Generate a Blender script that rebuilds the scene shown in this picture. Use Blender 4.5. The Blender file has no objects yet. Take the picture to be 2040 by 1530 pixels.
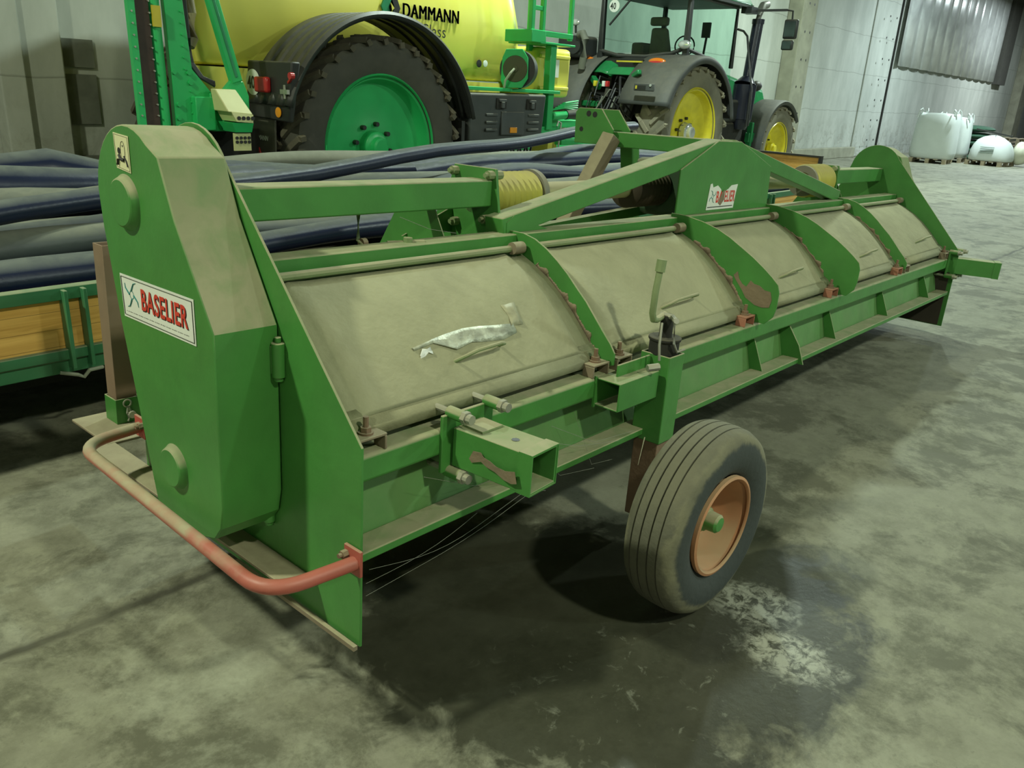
import bpy, bmesh, math, random
from mathutils import Vector, Matrix
random.seed(7)
C = bpy.context.scene.collection
PI = math.pi

# ------------------------------------------------------------------ camera
SC = bpy.context.scene
cd = bpy.data.cameras.new('camera'); cam = bpy.data.objects.new('camera', cd); C.objects.link(cam)
F_ = Vector((0.71692455, 0.60644462, -0.34386642)); R_ = Vector((0.65947264, -0.74989989, 0.05240222)); U_ = Vector((0.22608635, 0.26433893, 0.93755528))
M = Matrix(((R_.x, U_.x, -F_.x, 0), (R_.y, U_.y, -F_.y, 0), (R_.z, U_.z, -F_.z, 1.75), (0, 0, 0, 1)))
cam.matrix_world = M
cd.sensor_fit = 'HORIZONTAL'; cd.sensor_width = 36; cd.lens = 1612.8 / 2040 * 36; cd.clip_start = .05; cd.clip_end = 200
SC.camera = cam
# ------------------------------------------------------------------ world, lamps, exposure
wd = bpy.data.worlds.new('world'); SC.world = wd; wd.use_nodes = True
wd.node_tree.nodes['Background'].inputs[0].default_value = (.80, 1, .86, 1)
wd.node_tree.nodes['Background'].inputs[1].default_value = .1
SC.view_settings.view_transform = 'Standard'; SC.view_settings.look = 'None'
SC.view_settings.exposure = 0.0; SC.view_settings.gamma = 1; SC.view_settings.use_curve_mapping = False
def hall_and_fill_lamp(x, y, z, power, size=.5, col=(.86, 1, .80)):
    ld = bpy.data.lights.new('hall_and_fill_lamp', 'AREA'); ld.shape = 'DISK'; ld.size = size; ld.energy = power; ld.color = col
    o = bpy.data.objects.new('hall_and_fill_lamp', ld); C.objects.link(o); o.location = (x, y, z)
    return o
WARM = (.93, 1, .74); COOL = (.82, 1, .88)
hall_and_fill_lamp(-3.2, 4.6, 7, 640, col=WARM)
hall_and_fill_lamp(9.0, 6.5, 7, 640, col=COOL)
hall_and_fill_lamp(21, 6.5, 7, 800, col=COOL)
hall_and_fill_lamp(33, 6.0, 7, 1000, col=(.80, .97, 1))
hall_and_fill_lamp(47, 6.0, 7, 1100, col=(.85, .97, 1))
hall_and_fill_lamp(1.5, -4.5, 7, 420, col=WARM)
hall_and_fill_lamp(14, -5.0, 7, 800, col=COOL)
hall_and_fill_lamp(27, -5.0, 7, 850, col=COOL)
hall_and_fill_lamp(-9, -4.5, 7, 350, col=WARM)
hall_and_fill_lamp(8, -11, 7, 650, col=COOL)  # unseen fill lamp, added to brighten the sprayer rim and wagon boards

# ------------------------------------------------------------------ materials
def nt(m): return m.node_tree.nodes, m.node_tree.links
def ramp(n, l, src, p0, p1, c0=0, c1=1):
    r = n.new('ShaderNodeMapRange'); r.inputs[1].default_value = p0; r.inputs[2].default_value = p1
    r.inputs[3].default_value = c0; r.inputs[4].default_value = c1; l.new(src, r.inputs[0]); return r.outputs[0]
def noise(n, l, scale, detail=4, vec=None, dist=0, rough=.5):
    t = n.new('ShaderNodeTexNoise'); t.inputs['Scale'].default_value = scale; t.inputs['Detail'].default_value = detail
    t.inputs['Distortion'].default_value = dist; t.inputs['Roughness'].default_value = rough
    if vec: l.new(vec, t.inputs['Vector'])
    return t.outputs['Fac']
def mth(n, l, op, a, b=None, clamp=False):
    m = n.new('ShaderNodeMath'); m.operation = op; m.use_clamp = clamp
    for i, v in enumerate((a, b)):
        if v is None: continue
        if isinstance(v, (int, float)): m.inputs[i].default_value = v
        else: l.new(v, m.inputs[i])
    return m.outputs[0]
def mix(n, l, fac, a, b):
    m = n.new('ShaderNodeMix'); m.data_type = 'RGBA'
    if isinstance(fac, (int, float)): m.inputs[0].default_value = fac
    else: l.new(fac, m.inputs[0])
    for i, v in ((6, a), (7, b)):
        if isinstance(v, tuple): m.inputs[i].default_value = (*v, 1)
        else: l.new(v, m.inputs[i])
    return m.outputs[2]
MATS = {}
def tube_mask(n, l, tc):
    s = n.new('ShaderNodeSeparateXYZ'); l.new(tc, s.inputs[0])
    return ramp(n, l, mth(n, l, 'ADD', s.outputs[1], mth(n, l, 'MULTIPLY', mth(n, l, 'SUBTRACT', noise(n, l, 5, 6, tc), .5), 1.1)), .22, .38, .12, 1)
DUST = (.40, .36, .235)
def mat(name, col, rough=.5, metal=0, dust=0., dustcol=DUST, rust=0., rustcol=(.17, .115, .07), var=.12, nscale=6, bump=0., film=0., up0=.2, up1=.5, spec=.5, extra=None):
    """painted or bare surface; dust lies on the faces that point up, film is a thin even layer of it"""
    if name in MATS: return MATS[name]
    m = bpy.data.materials.new(name); m.use_nodes = True; n, l = nt(m); b = n['Principled BSDF']
    tc = n.new('ShaderNodeTexCoord').outputs['Object']
    n1 = noise(n, l, nscale, 6, tc, .4)
    lo = tuple(c * (1 - var) for c in col); hi = tuple(min(1, c * (1 + var)) for c in col)
    c = mix(n, l, ramp(n, l, n1, .3, .7), lo, hi); r = rough; rs = None
    if film: c = mix(n, l, ramp(n, l, noise(n, l, 2.3, 5, tc, .8), .3, .75, film * .35, film), c, dustcol)
    if rust:
        f = ramp(n, l, noise(n, l, 3.1, 8, tc, .7, .62), 1 - rust - .02, 1 - rust + .02)
        c = mix(n, l, f, c, rustcol); rs = f
    if dust:
        g = n.new('ShaderNodeNewGeometry'); s = n.new('ShaderNodeSeparateXYZ'); l.new(g.outputs['Normal'], s.inputs[0])
        up = ramp(n, l, s.outputs[2], up0, up1)
        nn = ramp(n, l, noise(n, l, 9, 7, tc, .5, .6), .32, .6, .62, 1)
        f = mth(n, l, 'MULTIPLY', mth(n, l, 'MULTIPLY', up, nn), dust)
        if extra: f = mth(n, l, 'MULTIPLY', f, extra(n, l, tc))
        d2 = mix(n, l, noise(n, l, 5, 6, tc, 1.0), tuple(v * .82 for v in dustcol), tuple(min(1, v * 1.15) for v in dustcol))
        c = mix(n, l, f, c, d2); l.new(ramp(n, l, f, 0, .6, rough, .92), b.inputs['Roughness'])
    else: b.inputs['Roughness'].default_value = rough
    l.new(c, b.inputs['Base Color']); b.inputs['Metallic'].default_value = metal
    b.inputs['Specular IOR Level'].default_value = spec
    if bump:
        bp = n.new('ShaderNodeBump'); bp.inputs['Strength'].default_value = bump; bp.inputs['Distance'].default_value = .01
        l.new(noise(n, l, 40, 5, tc), bp.inputs['Height']); l.new(bp.outputs[0], b.inputs['Normal'])
    MATS[name] = m; return m
G = mat('green_paint', (.052, .225, .042), .40, dust=.88, film=.045, bump=.08)
GR = mat('green_paint_rusted', (.052, .225, .042), .45, dust=.8, film=.05, rust=.30, bump=.1)
GD = mat('green_paint_dusty', (.12, .22, .075), .6, dust=.95, film=.45, bump=.15)
HOOD = mat('dusty_hood', (.27, .27, .16), .8, dust=.75, dustcol=(.40, .385, .245), var=.32, nscale=2.2, bump=.3)
BRN = mat('dusty_brown_steel', (.17, .125, .085), .8, dust=.8, film=.35, bump=.2)
RUST = mat('rusty_steel', (.16, .085, .05), .85, dust=.6, film=.2, bump=.3)
RED = mat('red_paint', (.42, .055, .045), .45, dust=.55, film=.22, bump=.05)
TUBE = mat('dusty_red_tube', (.42, .06, .05), .4, dust=.95, film=.25, bump=.1, up0=-.1, up1=.45, extra=lambda n, l, tc: tube_mask(n, l, tc))
STEEL = mat('galvanised_steel', (.42, .42, .36), .45, .7, dust=.5)
PADR = mat('rust_red_paint', (.40, .13, .08), .7, dust=.3, film=.25)
DARK = mat('dark_grime', (.022, .022, .018), .9, dust=.2)
WHITE = mat('sticker_white', (.78, .80, .74), .4, var=.03)
CREAM = mat('sticker_cream', (.72, .70, .42), .5, var=.05)
INK = mat('black_ink', (.02, .02, .02), .5)
REDI = mat('red_ink', (.62, .05, .03), .5)
TEAL = mat('teal_ink', (.03, .22, .20), .5)
YPL = mat('yellow_plastic', (.60, .56, .08), .45, dust=.6, film=.25)
FOIL = mat('silver_foil_remnant', (.50, .52, .42), .3, .35, dust=.2, var=.4, nscale=25, bump=.5)
ORANGE = mat('orange_rim_paint', (.50, .17, .07), .55, dust=.5, dustcol=(.36, .33, .2), film=.38, var=.2)
DKBOOT = mat('brown_black_boot', (.05, .035, .022), .6, dust=.25)

# ------------------------------------------------------------------ mesh helpers
class MB:
    def __init__(s): s.b = bmesh.new()
    def box(s, x0, x1, y0, y1, z0, z1):
        v = [s.b.verts.new(p) for p in ((x0, y0, z0), (x1, y0, z0), (x1, y1, z0), (x0, y1, z0), (x0, y0, z1), (x1, y0, z1), (x1, y1, z1), (x0, y1, z1))]
        for f in ((0, 3, 2, 1), (4, 5, 6, 7), (0, 1, 5, 4), (1, 2, 6, 5), (2, 3, 7, 6), (3, 0, 4, 7)): s.b.faces.new([v[i] for i in f])
        return s
    def hull8(s, lo, hi):
        """two quads of points (bottom, top) joined"""
        v = [s.b.verts.new(p) for p in lo] + [s.b.verts.new(p) for p in hi]; n = len(lo)
        s.b.faces.new(v[:n][::-1]); s.b.faces.new(v[n:])
        for i in range(n): j = (i + 1) % n; s.b.faces.new((v[i], v[j], v[n + j], v[n + i]))
        return s
    def prism(s, pts, a, b, axis='x'):
        def P(p, t): return {'x': (t, p[0], p[1]), 'y': (p[0], t, p[1]), 'z': (p[0], p[1], t)}[axis]
        return s.hull8([P(p, a) for p in pts], [P(p, b) for p in pts])
    def bar(s, p, q, w, h=None, up=(0, 0, 1), open_=False):
        p, q = Vector(p), Vector(q); h = h or w; d = (q - p).normalized(); sd = d.cross(Vector(up)).normalized(); u = sd.cross(d)
        r = [sd * (w / 2 * i) + u * (h / 2 * j) for i, j in ((-1, -1), (1, -1), (1, 1), (-1, 1))]
        return s.hull8([p + k for k in r], [q + k for k in r])
    def boxtube(s, p, q, w, h, t=.006, up=(0, 0, 1)):
        """hollow square tube, open at both ends"""
        p, q = Vector(p), Vector(q); d = (q - p).normalized(); sd = d.cross(Vector(up)).normalized(); u = sd.cross(d)
        def ring(c, w, h): return [s.b.verts.new(c + sd * (w / 2 * i) + u * (h / 2 * j)) for i, j in ((-1, -1), (1, -1), (1, 1), (-1, 1))]
        o0, o1, i0, i1 = ring(p, w, h), ring(q, w, h), ring(p, w - 2 * t, h - 2 * t), ring(q, w - 2 * t, h - 2 * t)
        for k in range(4):
            j = (k + 1) % 4
            s.b.faces.new((o0[k], o0[j], o1[j], o1[k])); s.b.faces.new((i0[j], i0[k], i1[k], i1[j]))
            s.b.faces.new((o0[j], o0[k], i0[k], i0[j])); s.b.faces.new((o1[k], o1[j], i1[j], i1[k]))
        return s
    def tube(s, pts, r, seg=10, flat=1.0, cap=True, up=(0, 0, 1)):
        P = [Vector(p) for p in pts]; rings = []; last = None
        R = r if isinstance(r, (list, tuple)) else [r] * len(P)
        for i, p in enumerate(P):
            d = (P[min(i + 1, len(P) - 1)] - P[max(i - 1, 0)]).normalized()
            a = d.cross(Vector(up))
            if a.length < .2: a = last if last is not None else d.cross(Vector((0, 1, 0)))
            a = (a - d * a.dot(d)).normalized(); last = a; c = a.cross(d)
            rings.append([s.b.verts.new(p + (a * math.cos(t) + c * math.sin(t) * flat) * R[i]) for t in [2 * PI * k / seg for k in range(seg)]])
        for A, B in zip(rings, rings[1:]):
            for k in range(seg): j = (k + 1) % seg; s.b.faces.new((A[k], A[j], B[j], B[k]))
        if cap: s.b.faces.new(rings[0][::-1]); s.b.faces.new(rings[-1])
        return s
    def lathe(s, prof, c, ax, seg=48, a0=0, a1=2 * PI, closed=False):
        """prof: (t along ax, radius); revolves about the line through c along ax"""
        c = Vector(c); ax = Vector(ax).normalized(); h = ax.cross(Vector((0, 0, 1)))
        if h.length < .1: h = Vector((1, 0, 0))
        h.normalize(); v = h.cross(ax); full = abs(a1 - a0 - 2 * PI) < 1e-4; n = seg if full else seg + 1
        cols = []
        for k in range(n):
            t = a0 + (a1 - a0) * k / seg; e = h * math.cos(t) + v * math.sin(t)
            cols.append([s.b.verts.new(c + ax * p[0] + e * max(p[1], 1e-4)) for p in prof])
        m = len(prof)
        for k in range(seg):
            A, B = cols[k], cols[(k + 1) % n]
            for i in range(m if closed else m - 1): j = (i + 1) % m; s.b.faces.new((A[i], A[j], B[j], B[i]))
        if closed and not full: s.b.faces.new(cols[0]); s.b.faces.new(cols[-1][::-1])
        return s
    def cyl(s, p, q, r, seg=20, r2=None):
        return s.tube([p, q], [r, r if r2 is None else r2], seg)
    def grid(s, rows):
        V = [[s.b.verts.new(p) for p in r] for r in rows]
        for A, B in zip(V, V[1:]):
            for i in range(len(A) - 1): s.b.faces.new((A[i], A[i + 1], B[i + 1], B[i]))
        return s
    def poly(s, pts): s.b.faces.new([s.b.verts.new(p) for p in pts]); return s
    def blob(s, c, r, sub=3, squash=None, amp=0.0, seed=0):
        rr = random.Random(seed); ph = [rr.uniform(0, 6) for _ in range(6)]
        g = bmesh.ops.create_icosphere(s.b, subdivisions=sub, radius=1)
        for v in g['verts']:
            d = v.co.copy(); k = 1 + amp * (math.sin(3 * d.x + ph[0]) + math.sin(4 * d.y + ph[1]) + math.sin(5 * d.z + ph[2]))
            if squash: d = Vector([math.copysign(abs(x) ** squash, x) for x in d])
            v.co = Vector(c) + Vector((d.x * r[0], d.y * r[1], d.z * r[2])) * k
        return s
    def build(s, name, m, parent=None, off=(0, 0, 0), bevel=0, ang=35, seg=2, thick=0, label=None):
        me = bpy.data.meshes.new(name); o3 = Vector(off)
        for v in s.b.verts: v.co -= o3
        bmesh.ops.recalc_face_normals(s.b, faces=s.b.faces); s.b.to_mesh(me); s.b.free()
        for p in me.polygons: p.use_smooth = True
        me.set_sharp_from_angle(angle=math.radians(ang)); me.materials.append(m)
        o = bpy.data.objects.new(name, me); C.objects.link(o)
        if parent: o.parent = parent
        if thick: t = o.modifiers.new('t', 'SOLIDIFY'); t.thickness = thick; t.offset = 0
        if bevel: b = o.modifiers.new('b', 'BEVEL'); b.width = bevel; b.segments = seg; b.limit_method = 'ANGLE'; b.angle_limit = .7; b.use_clamp_overlap = True
        if label: o['label'] = label
        return o
def thing(name, label, cat, loc=(0, 0, 0), rot=(0, 0, 0), group=None):
    o = bpy.data.objects.new(name, None); C.objects.link(o); o.location = loc; o.rotation_euler = rot; o.empty_display_size = .1
    return tag(o, label, cat, group)
def tag(o, label, cat, group=None):
    o['label'] = label; o['category'] = cat
    if group: o['group'] = group
    return o
def struct(o): o['kind'] = 'structure'; return o
def text_mesh(s, size, xdir, up, org, sx=1.0, bold=0.0, shear=0.0, depth=.001, align='LEFT'):
    """lettering as a thin mesh standing on the plane (xdir, up) with its origin at org"""
    cu = bpy.data.curves.new('t', 'FONT'); cu.body = s; cu.size = size; cu.offset = bold; cu.extrude = depth / 2; cu.shear = shear; cu.align_x = align; cu.space_character = 1.09
    cu.resolution_u = 4
    o = bpy.data.objects.new('t', cu); C.objects.link(o); dg = bpy.context.evaluated_depsgraph_get()
    me = bpy.data.meshes.new_from_object(o.evaluated_get(dg)); bpy.data.objects.remove(o)
    X = Vector(xdir).normalized(); Y = Vector(up).normalized(); Z = X.cross(Y)
    for v in me.vertices: v.co = Vector(org) + X * v.co.x * sx + Y * v.co.y + Z * v.co.z
    return me
def text(name, s, size, xdir, up, org, m, parent, off=(0, 0, 0), heavy=0, **k):
    me = text_mesh(s, size, xdir, up, Vector(org) - Vector(off), **k)
    if heavy:    # thicken the strokes by laying shifted copies over each other
        b = bmesh.new()
        for i in (-1, -.5, 0, .5, 1):
            m2 = me.copy(); m2.transform(Matrix.Translation(Vector(xdir).normalized() * heavy * i)); b.from_mesh(m2); bpy.data.meshes.remove(m2)
        b.to_mesh(me); b.free()
    me.materials.clear(); me.materials.append(m)
    o = bpy.data.objects.new(name, me); C.objects.link(o); o.parent = parent; return o
def arc(cy, cz, r, a0, a1, n=12):
    return [(cy + r * math.cos(math.radians(a0 + (a1 - a0) * i / n)), cz + r * math.sin(math.radians(a0 + (a1 - a0) * i / n))) for i in range(n + 1)]
# ================================================================== THE HAULM TOPPER
L = 6.0
T = thing('haulm_topper', 'long dusty green haulm topper with five curved hood panels and one transport wheel', 'farm machine', (1.18837, 1.51317, .24315), (0, .0245, 0))
def tilt(p):    # world to machine frame
    s = .0245; q = Vector(p) - Vector((1.18837, 1.51317, .24315)); return Vector((q.x * math.cos(s) - q.z * math.sin(s), q.y, q.x * math.sin(s) + q.z * math.cos(s)))
plate_prof = [(0, 0), (0, .611), (.575, 1.235)] + arc(.775, 1.165, .2, 150, 10, 14)[0:] + [(1.02, 1.05), (1.24, .70), (1.24, 0.0)]
for i, x in enumerate((0, L)):
    d = .008 if x else -.008
    o = MB().prism(plate_prof, x, x + (.008 if i else .008), 'x').build('end_plate', G, T, bevel=.0015)
    sg = -1 if not i else 1
    MB().box(min(x, x + sg * .088), max(x, x + sg * .088), .20, 1.52, .117, .127).build('skid_flange', BRN if not i else G, o, bevel=.002)
MB().box(-.022, -.0085, .0, .62, -.004, .010).build('bottom_edge', BRN, T)
MB().box(5.984, 5.991, .03, 1.2, .01, .44).build('shade_grime_sheet', mat('shade_grime_black', (.018, .014, .012), .9, film=.1, var=.4), T)  # added sheet, its black colour stands for the shadow and grime inside
MB().box(-.03, .26, 1.5, 1.83, .117, .129).build('stand_platform', BRN, T, bevel=.003)
# belt covers
cov = [(.36, .862), (.36, .36), (.375, .29), (.41, .245), (.47, .226), (.745, .226), (.893, .78), (.953, 1.057), (.966, 1.157)] + arc(.772, 1.16, .194, 5, 128, 12) + [(.595, 1.285), (.527, 1.13)]
for i in (0, 1):
    a, b = ((-.195, -.004) if not i else (L + .012, L + .2))
    c = MB().prism(cov, a, b, 'x').build('belt_cover', G, T, bevel=.004, seg=2, ang=24)
    if i: continue
    for (y, z, r) in ((.788, 1.145, .074), (.613, .402, .066)):
        MB().lathe([(0, r + .004), (.005, r), (.018, r * .90), (.021, r * .84), (.0215, 0)], (a, y, z), (-1, 0, 0), 40).build('pulley_boss', G, c, ang=18)
    for (y, z0, z1) in ((.366, .715, .815), (.437, .235, .345)):
        MB().cyl((-.012, y - .018, z0), (-.012, y - .018, z1), .019).cyl((-.012, y - .018, z1), (-.012, y - .018, z1 + .016), .009).cyl((-.012, y - .018, z0 - .012), (-.012, y - .018, z0), .013).box(-.03, -.002, y - .01, y + .012, z0 + .01, z1 - .01).build('hinge', G, c, bevel=.002)
    # brand sticker on the outer face
    def fx(y, z, e=0): return (a - .0010 - e, y, z)
    st = MB().hull8([fx(.870, .933), fx(.448, .939), fx(.446, .812), fx(.860, .806)], [fx(.870, .933, .001), fx(.448, .939, .001), fx(.446, .812, .001), fx(.860, .806, .001)]).build('brand_sticker', WHITE, c)
    bd = MB()
    q = [(.862, .926), (.456, .932), (.453, .819), (.853, .814)]
    for k in range(4): bd.bar(fx(*q[k], .0012), fx(*q[(k + 1) % 4], .0012), .0036, .0006)
    bd.build('sticker_border', INK, c)
    XD = (0, -1, .012); UP = (0, 0, 1)
    text('sticker_lettering_shadow', 'BASELIER', .086, XD, UP, fx(.7425, .8465, .0014), INK, c, sx=.70, bold=.0018, depth=.0004)
    text('sticker_lettering', 'BASELIER', .086, XD, UP, fx(.7460, .8495, .0022), REDI, c, sx=.70, bold=.0018, depth=.0004)
    dash = MB()
    for k in range(34): dash.bar(fx(.842 - .0108 * k, .8265 + .0003 * k * .6, .0012), fx(.842 - .0108 * k - .004 - .004 * ((k * 7) % 3) / 2, .8265 + .0003 * k * .6, .0012), .0028, .0004)
    dash.build('sticker_small_print', INK, c)
    lg = MB(); cx, cz = .802, .880
    for k in range(4):
        t = k * PI / 2 + .3; r1 = Vector((0, math.cos(t), math.sin(t))); n1 = Vector((0, -math.sin(t), math.cos(t)))
        P = [Vector(fx(cx, cz, .0016)) + r1 * .012 + n1 * -.004, Vector(fx(cx, cz, .0016)) + r1 * .026, Vector(fx(cx, cz, .0016)) + r1 * .038 + n1 * .004, Vector(fx(cx, cz, .0016)) + r1 * .046 + n1 * .016]
        lg.tube(P, [.0028, .0024, .002, .001], 6)
    lg.lathe([(0, .013), (0, .0105)], fx(cx, cz, .0016), (-1, 0, 0), 24)
    lg.build('sticker_emblem', TEAL, c)
    w = MB().hull8([fx(.834, 1.330), fx(.746, 1.325), fx(.744, 1.228), fx(.826, 1.236)], [fx(.834, 1.330, .001), fx(.746, 1.325, .001), fx(.744, 1.228, .001), fx(.826, 1.236, .001)]).build('warning_sticker', CREAM, c)
    p = MB()
    q = [(.829, 1.326), (.751, 1.321), (.749, 1.232), (.822, 1.240)]
    for k in range(4): p.bar(fx(*q[k], .0012), fx(*q[(k + 1) % 4], .0012), .0011, .0005)
    p.lathe([(0, .009), (0, .0001)], fx(.805, 1.283, .0014), (-1, 0, 0), 16)          # head of the pictogram
    p.tube([fx(.805, 1.272, .0014), fx(.797, 1.262, .0014), fx(.776, 1.260, .0014)], .005, 6)
    p.bar(fx(.806, 1.262, .0014), fx(.812, 1.245, .0014), .013, .0006)
    for k in range(14):
        t0, t1 = PI * 2 * k / 14, PI * 2 * (k + 1) / 14
        f = lambda t: fx(.782 + .013 * math.cos(t), 1.283 + .027 * math.sin(t) , .0014)
        p.bar(f(t0), f(t1), .0016, .0005)
    p.lathe([(0, .003), (0, .0001)], fx(.782, 1.297, .0014), (-1, 0, 0), 10); p.lathe([(0, .003), (0, .0001)], fx(.782, 1.262, .0014), (-1, 0, 0), 10)
    p.tube([fx(.776, 1.270, .0014), fx(.762, 1.256, .0014), fx(.757, 1.244, .0014)], .003, 6)
    p.build('warning_pictogram', INK, c)
# front beam, lower web and sill with gussets
MB().box(.008, 5.992, .061, .172, .469, .551).build('front_beam', G, T, bevel=.012, seg=3)
sl = MB().hull8([(.01, .009, .263), (.01, .10, .263), (5.99, .10, .263), (5.99, .009, .263)], [(.01, .009, .291), (.01, .10, .289), (5.99, .10, .289), (5.99, .009, .291)]).build('lower_sill', G, T, bevel=.004)
MB().hull8([(.01, .10, .27), (.01, .106, .27), (5.99, .106, .27), (5.99, .10, .27)], [(.01, .155, .475), (.01, .161, .475), (5.99, .161, .475), (5.99, .155, .475)]).build('web_plate', G, sl)
for x in (.62, 1.60, 2.58, 3.59, 4.55, 5.53):
    MB().prism([(.035, .289), (.105, .289), (.15, .47), (.115, .47)], x, x + .008, 'x').build('gusset', G, sl)
MB().prism([(-.02, .262), (.105, .262), (.15, .47), (.10, .47), (.02, .36)], 2.975, 2.985, 'x').build('gusset', G, sl)
# rear closing: rail, rear skirt, rotor inside
MB().box(.008, 5.992, .563, .66, .927, .994).build('hood_rail', G, T, bevel=.004)
MB().box(.008, 5.992, 1.18, 1.188, .03, .66).build('rear_skirt', G, T)  # unseen plate, added so the space under the machine looks dark
MB().hull8([(.01, .66, .93), (.01, .66, .94), (5.99, .66, .94), (5.99, .66, .93)], [(.01, 1.18, .65), (.01, 1.18, .66), (5.99, 1.18, .66), (5.99, 1.18, .65)]).build('roof_sheet', G, T)
MB().cyl((.05, .62, .36), (5.95, .62, .36), .11, 24).build('rotor', DARK, T)
# hood panels
HP = [(.519, .930), (.46, .905), (.38, .862), (.31, .81), (.245, .752), (.19, .695), (.14, .640)]
def hood_pt(x, s, x0, x1):
    i = min(int(s), len(HP) - 2); f = s - i; y = HP[i][0] * (1 - f) + HP[i + 1][0] * f; z = HP[i][1] * (1 - f) + HP[i + 1][1] * f
    d = min(x - x0, x1 - x); e = -.012 if d < .085 else (-.012 + .016 * (d - .085) / .02 if d < .105 else (.004 if d < .125 else (.004 - .004 * (d - .125) / .05 if d < .175 else 0)))
    return (x, y - .6 * e, z + .8 * e)
RX = [0.008, 1.22, 2.46, 3.56, 4.78, 5.992]
HB = [(.524, .743), (1.765, 2.047), (2.971, 3.22), (4.209, 4.453), (5.42, 5.70)]
for k in range(5):
    x0, x1 = RX[k] + .012, RX[k + 1] - .004
    xs = sorted(set([x0, x0 + .08, x0 + .095, x0 + .115, x0 + .15, x0 + .18, x1 - .18, x1 - .15, x1 - .115, x1 - .095, x1 - .08, x1] + [x0 + (x1 - x0) * i / 8 for i in range(2, 7)]))
    rows = []
    for j in range(13): rows.append([hood_pt(x, j * .5, x0, x1) for x in xs])
    rows.append([(x, .132, .630) for x in xs])
    hp = MB().grid(rows).build('hood_panel', HOOD, T, thick=.004)
    lip = MB()
    lip.grid([[(x0, .158, .646), (x1, .158, .646)], [(x0, .138, .632), (x1, .138, .632)], [(x0, .112, .606), (x1, .112, .606)], [(x0, .109, .578), (x1, .109, .578)]])
    lip.build('hood_ledge', HOOD, hp, thick=.005)
    a, b = HB[k]; z = .705; y = .185
    MB().tube([(a, .196, .695), (a + .02, .165, .718), (a + .06, .150, .735), (b - .05, .150, .74), (b - .012, .168, .728), (b, .20, .712)], .0065, 8).build('grab_handle', GD, hp)
    MB().tube([(x0, .528, .948), (x1 - .02, .528, .948)], .014, 10).build('hinge_rod', GD, hp)
    MB().cyl((x1 - .075, .516, .952), (x1 - .015, .516, .952), .024, 14).build('hinge_knuckle', BRN, hp)
# hole and dents: torn sticker remnants on the nearest panel
def on_hood(x, y, e=.006):
    for (a, b) in zip(HP, HP[1:]):
        if b[0] <= y <= a[0]:
            f = (a[0] - y) / (a[0] - b[0]); return (x, y - .5 * e, a[1] + (b[1] - a[1]) * f + e)
    return (x, y, .6)
def patch(name, pts, m, e=.006, mid=None):
    b = MB(); n = len(pts) // 2; top = pts[:n]; bot = pts[n:][::-1]
    rows = []
    for t in (0, .33, .66, 1):
        rows.append([on_hood(p[0] * (1 - t) + q[0] * t, p[1] * (1 - t) + q[1] * t, e + .003 * math.sin(9 * p[0] * 7 + t * 5)) for p, q in zip(top, bot)])
    b.grid(rows); return b.build(name, m, T, thick=.0012)
patch('torn_foil_strip', [(.384, .243), (.474, .254), (.538, .258), (.622, .262), (.70, .260), (.78, .254), (.86, .248), (.850, .221), (.78, .213), (.70, .218), (.631, .224), (.553, .214), (.475, .243), (.388, .236)], FOIL)
patch('torn_foil_tail', [(.846, .245), (.863, .272), (.858, .295), (.857, .307), (.925, .306), (.914, .282), (.910, .262), (.902, .238)], mat('yellowed_film', (.42, .41, .27), .35, .2, dust=.3, var=.3, nscale=20), .005)
patch('label_scrap', [(.401, .222), (.420, .235), (.440, .233), (.459, .238), (.452, .218), (.438, .224), (.420, .218), (.401, .2165)], WHITE, .004)
# ribs
r_a = [(.60, .93), (.60, 1.004), (.53, 1.004), (.47, .99), (.41, .962), (.352, .925), (.30, .885), (.246, .836), (.20, .796), (.155, .748), (.115, .705), (.074, .664), (.05, .63), (.05, .585), (.13, .56), (.15, .60), (.19, .675), (.245, .735), (.31, .79), (.38, .845), (.46, .888), (.52, .915)]
r_b = [(.60, .93), (.60, 1.012), (.52, 1.010), (.42, .994), (.333, .970), (.26, .938), (.20, .905), (.13, .866), (.072, .828), (.02, .79), (-.018, .757), (-.028, .72), (-.028, .645), (-.018, .60), (.02, .56), (.13, .56), (.15, .60), (.19, .675), (.245, .735), (.31, .79), (.38, .845), (.46, .888), (.52, .915)]
def rib(x, prof, rust):
    b = MB(); b.prism(prof, x, x + .009, 'x'); return b.build('rib', G, T, bevel=.0015)
FL = mat('rust_flakes', (.16, .11, .07), .9, dust=.2, film=.3, var=.3, bump=.4)
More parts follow.
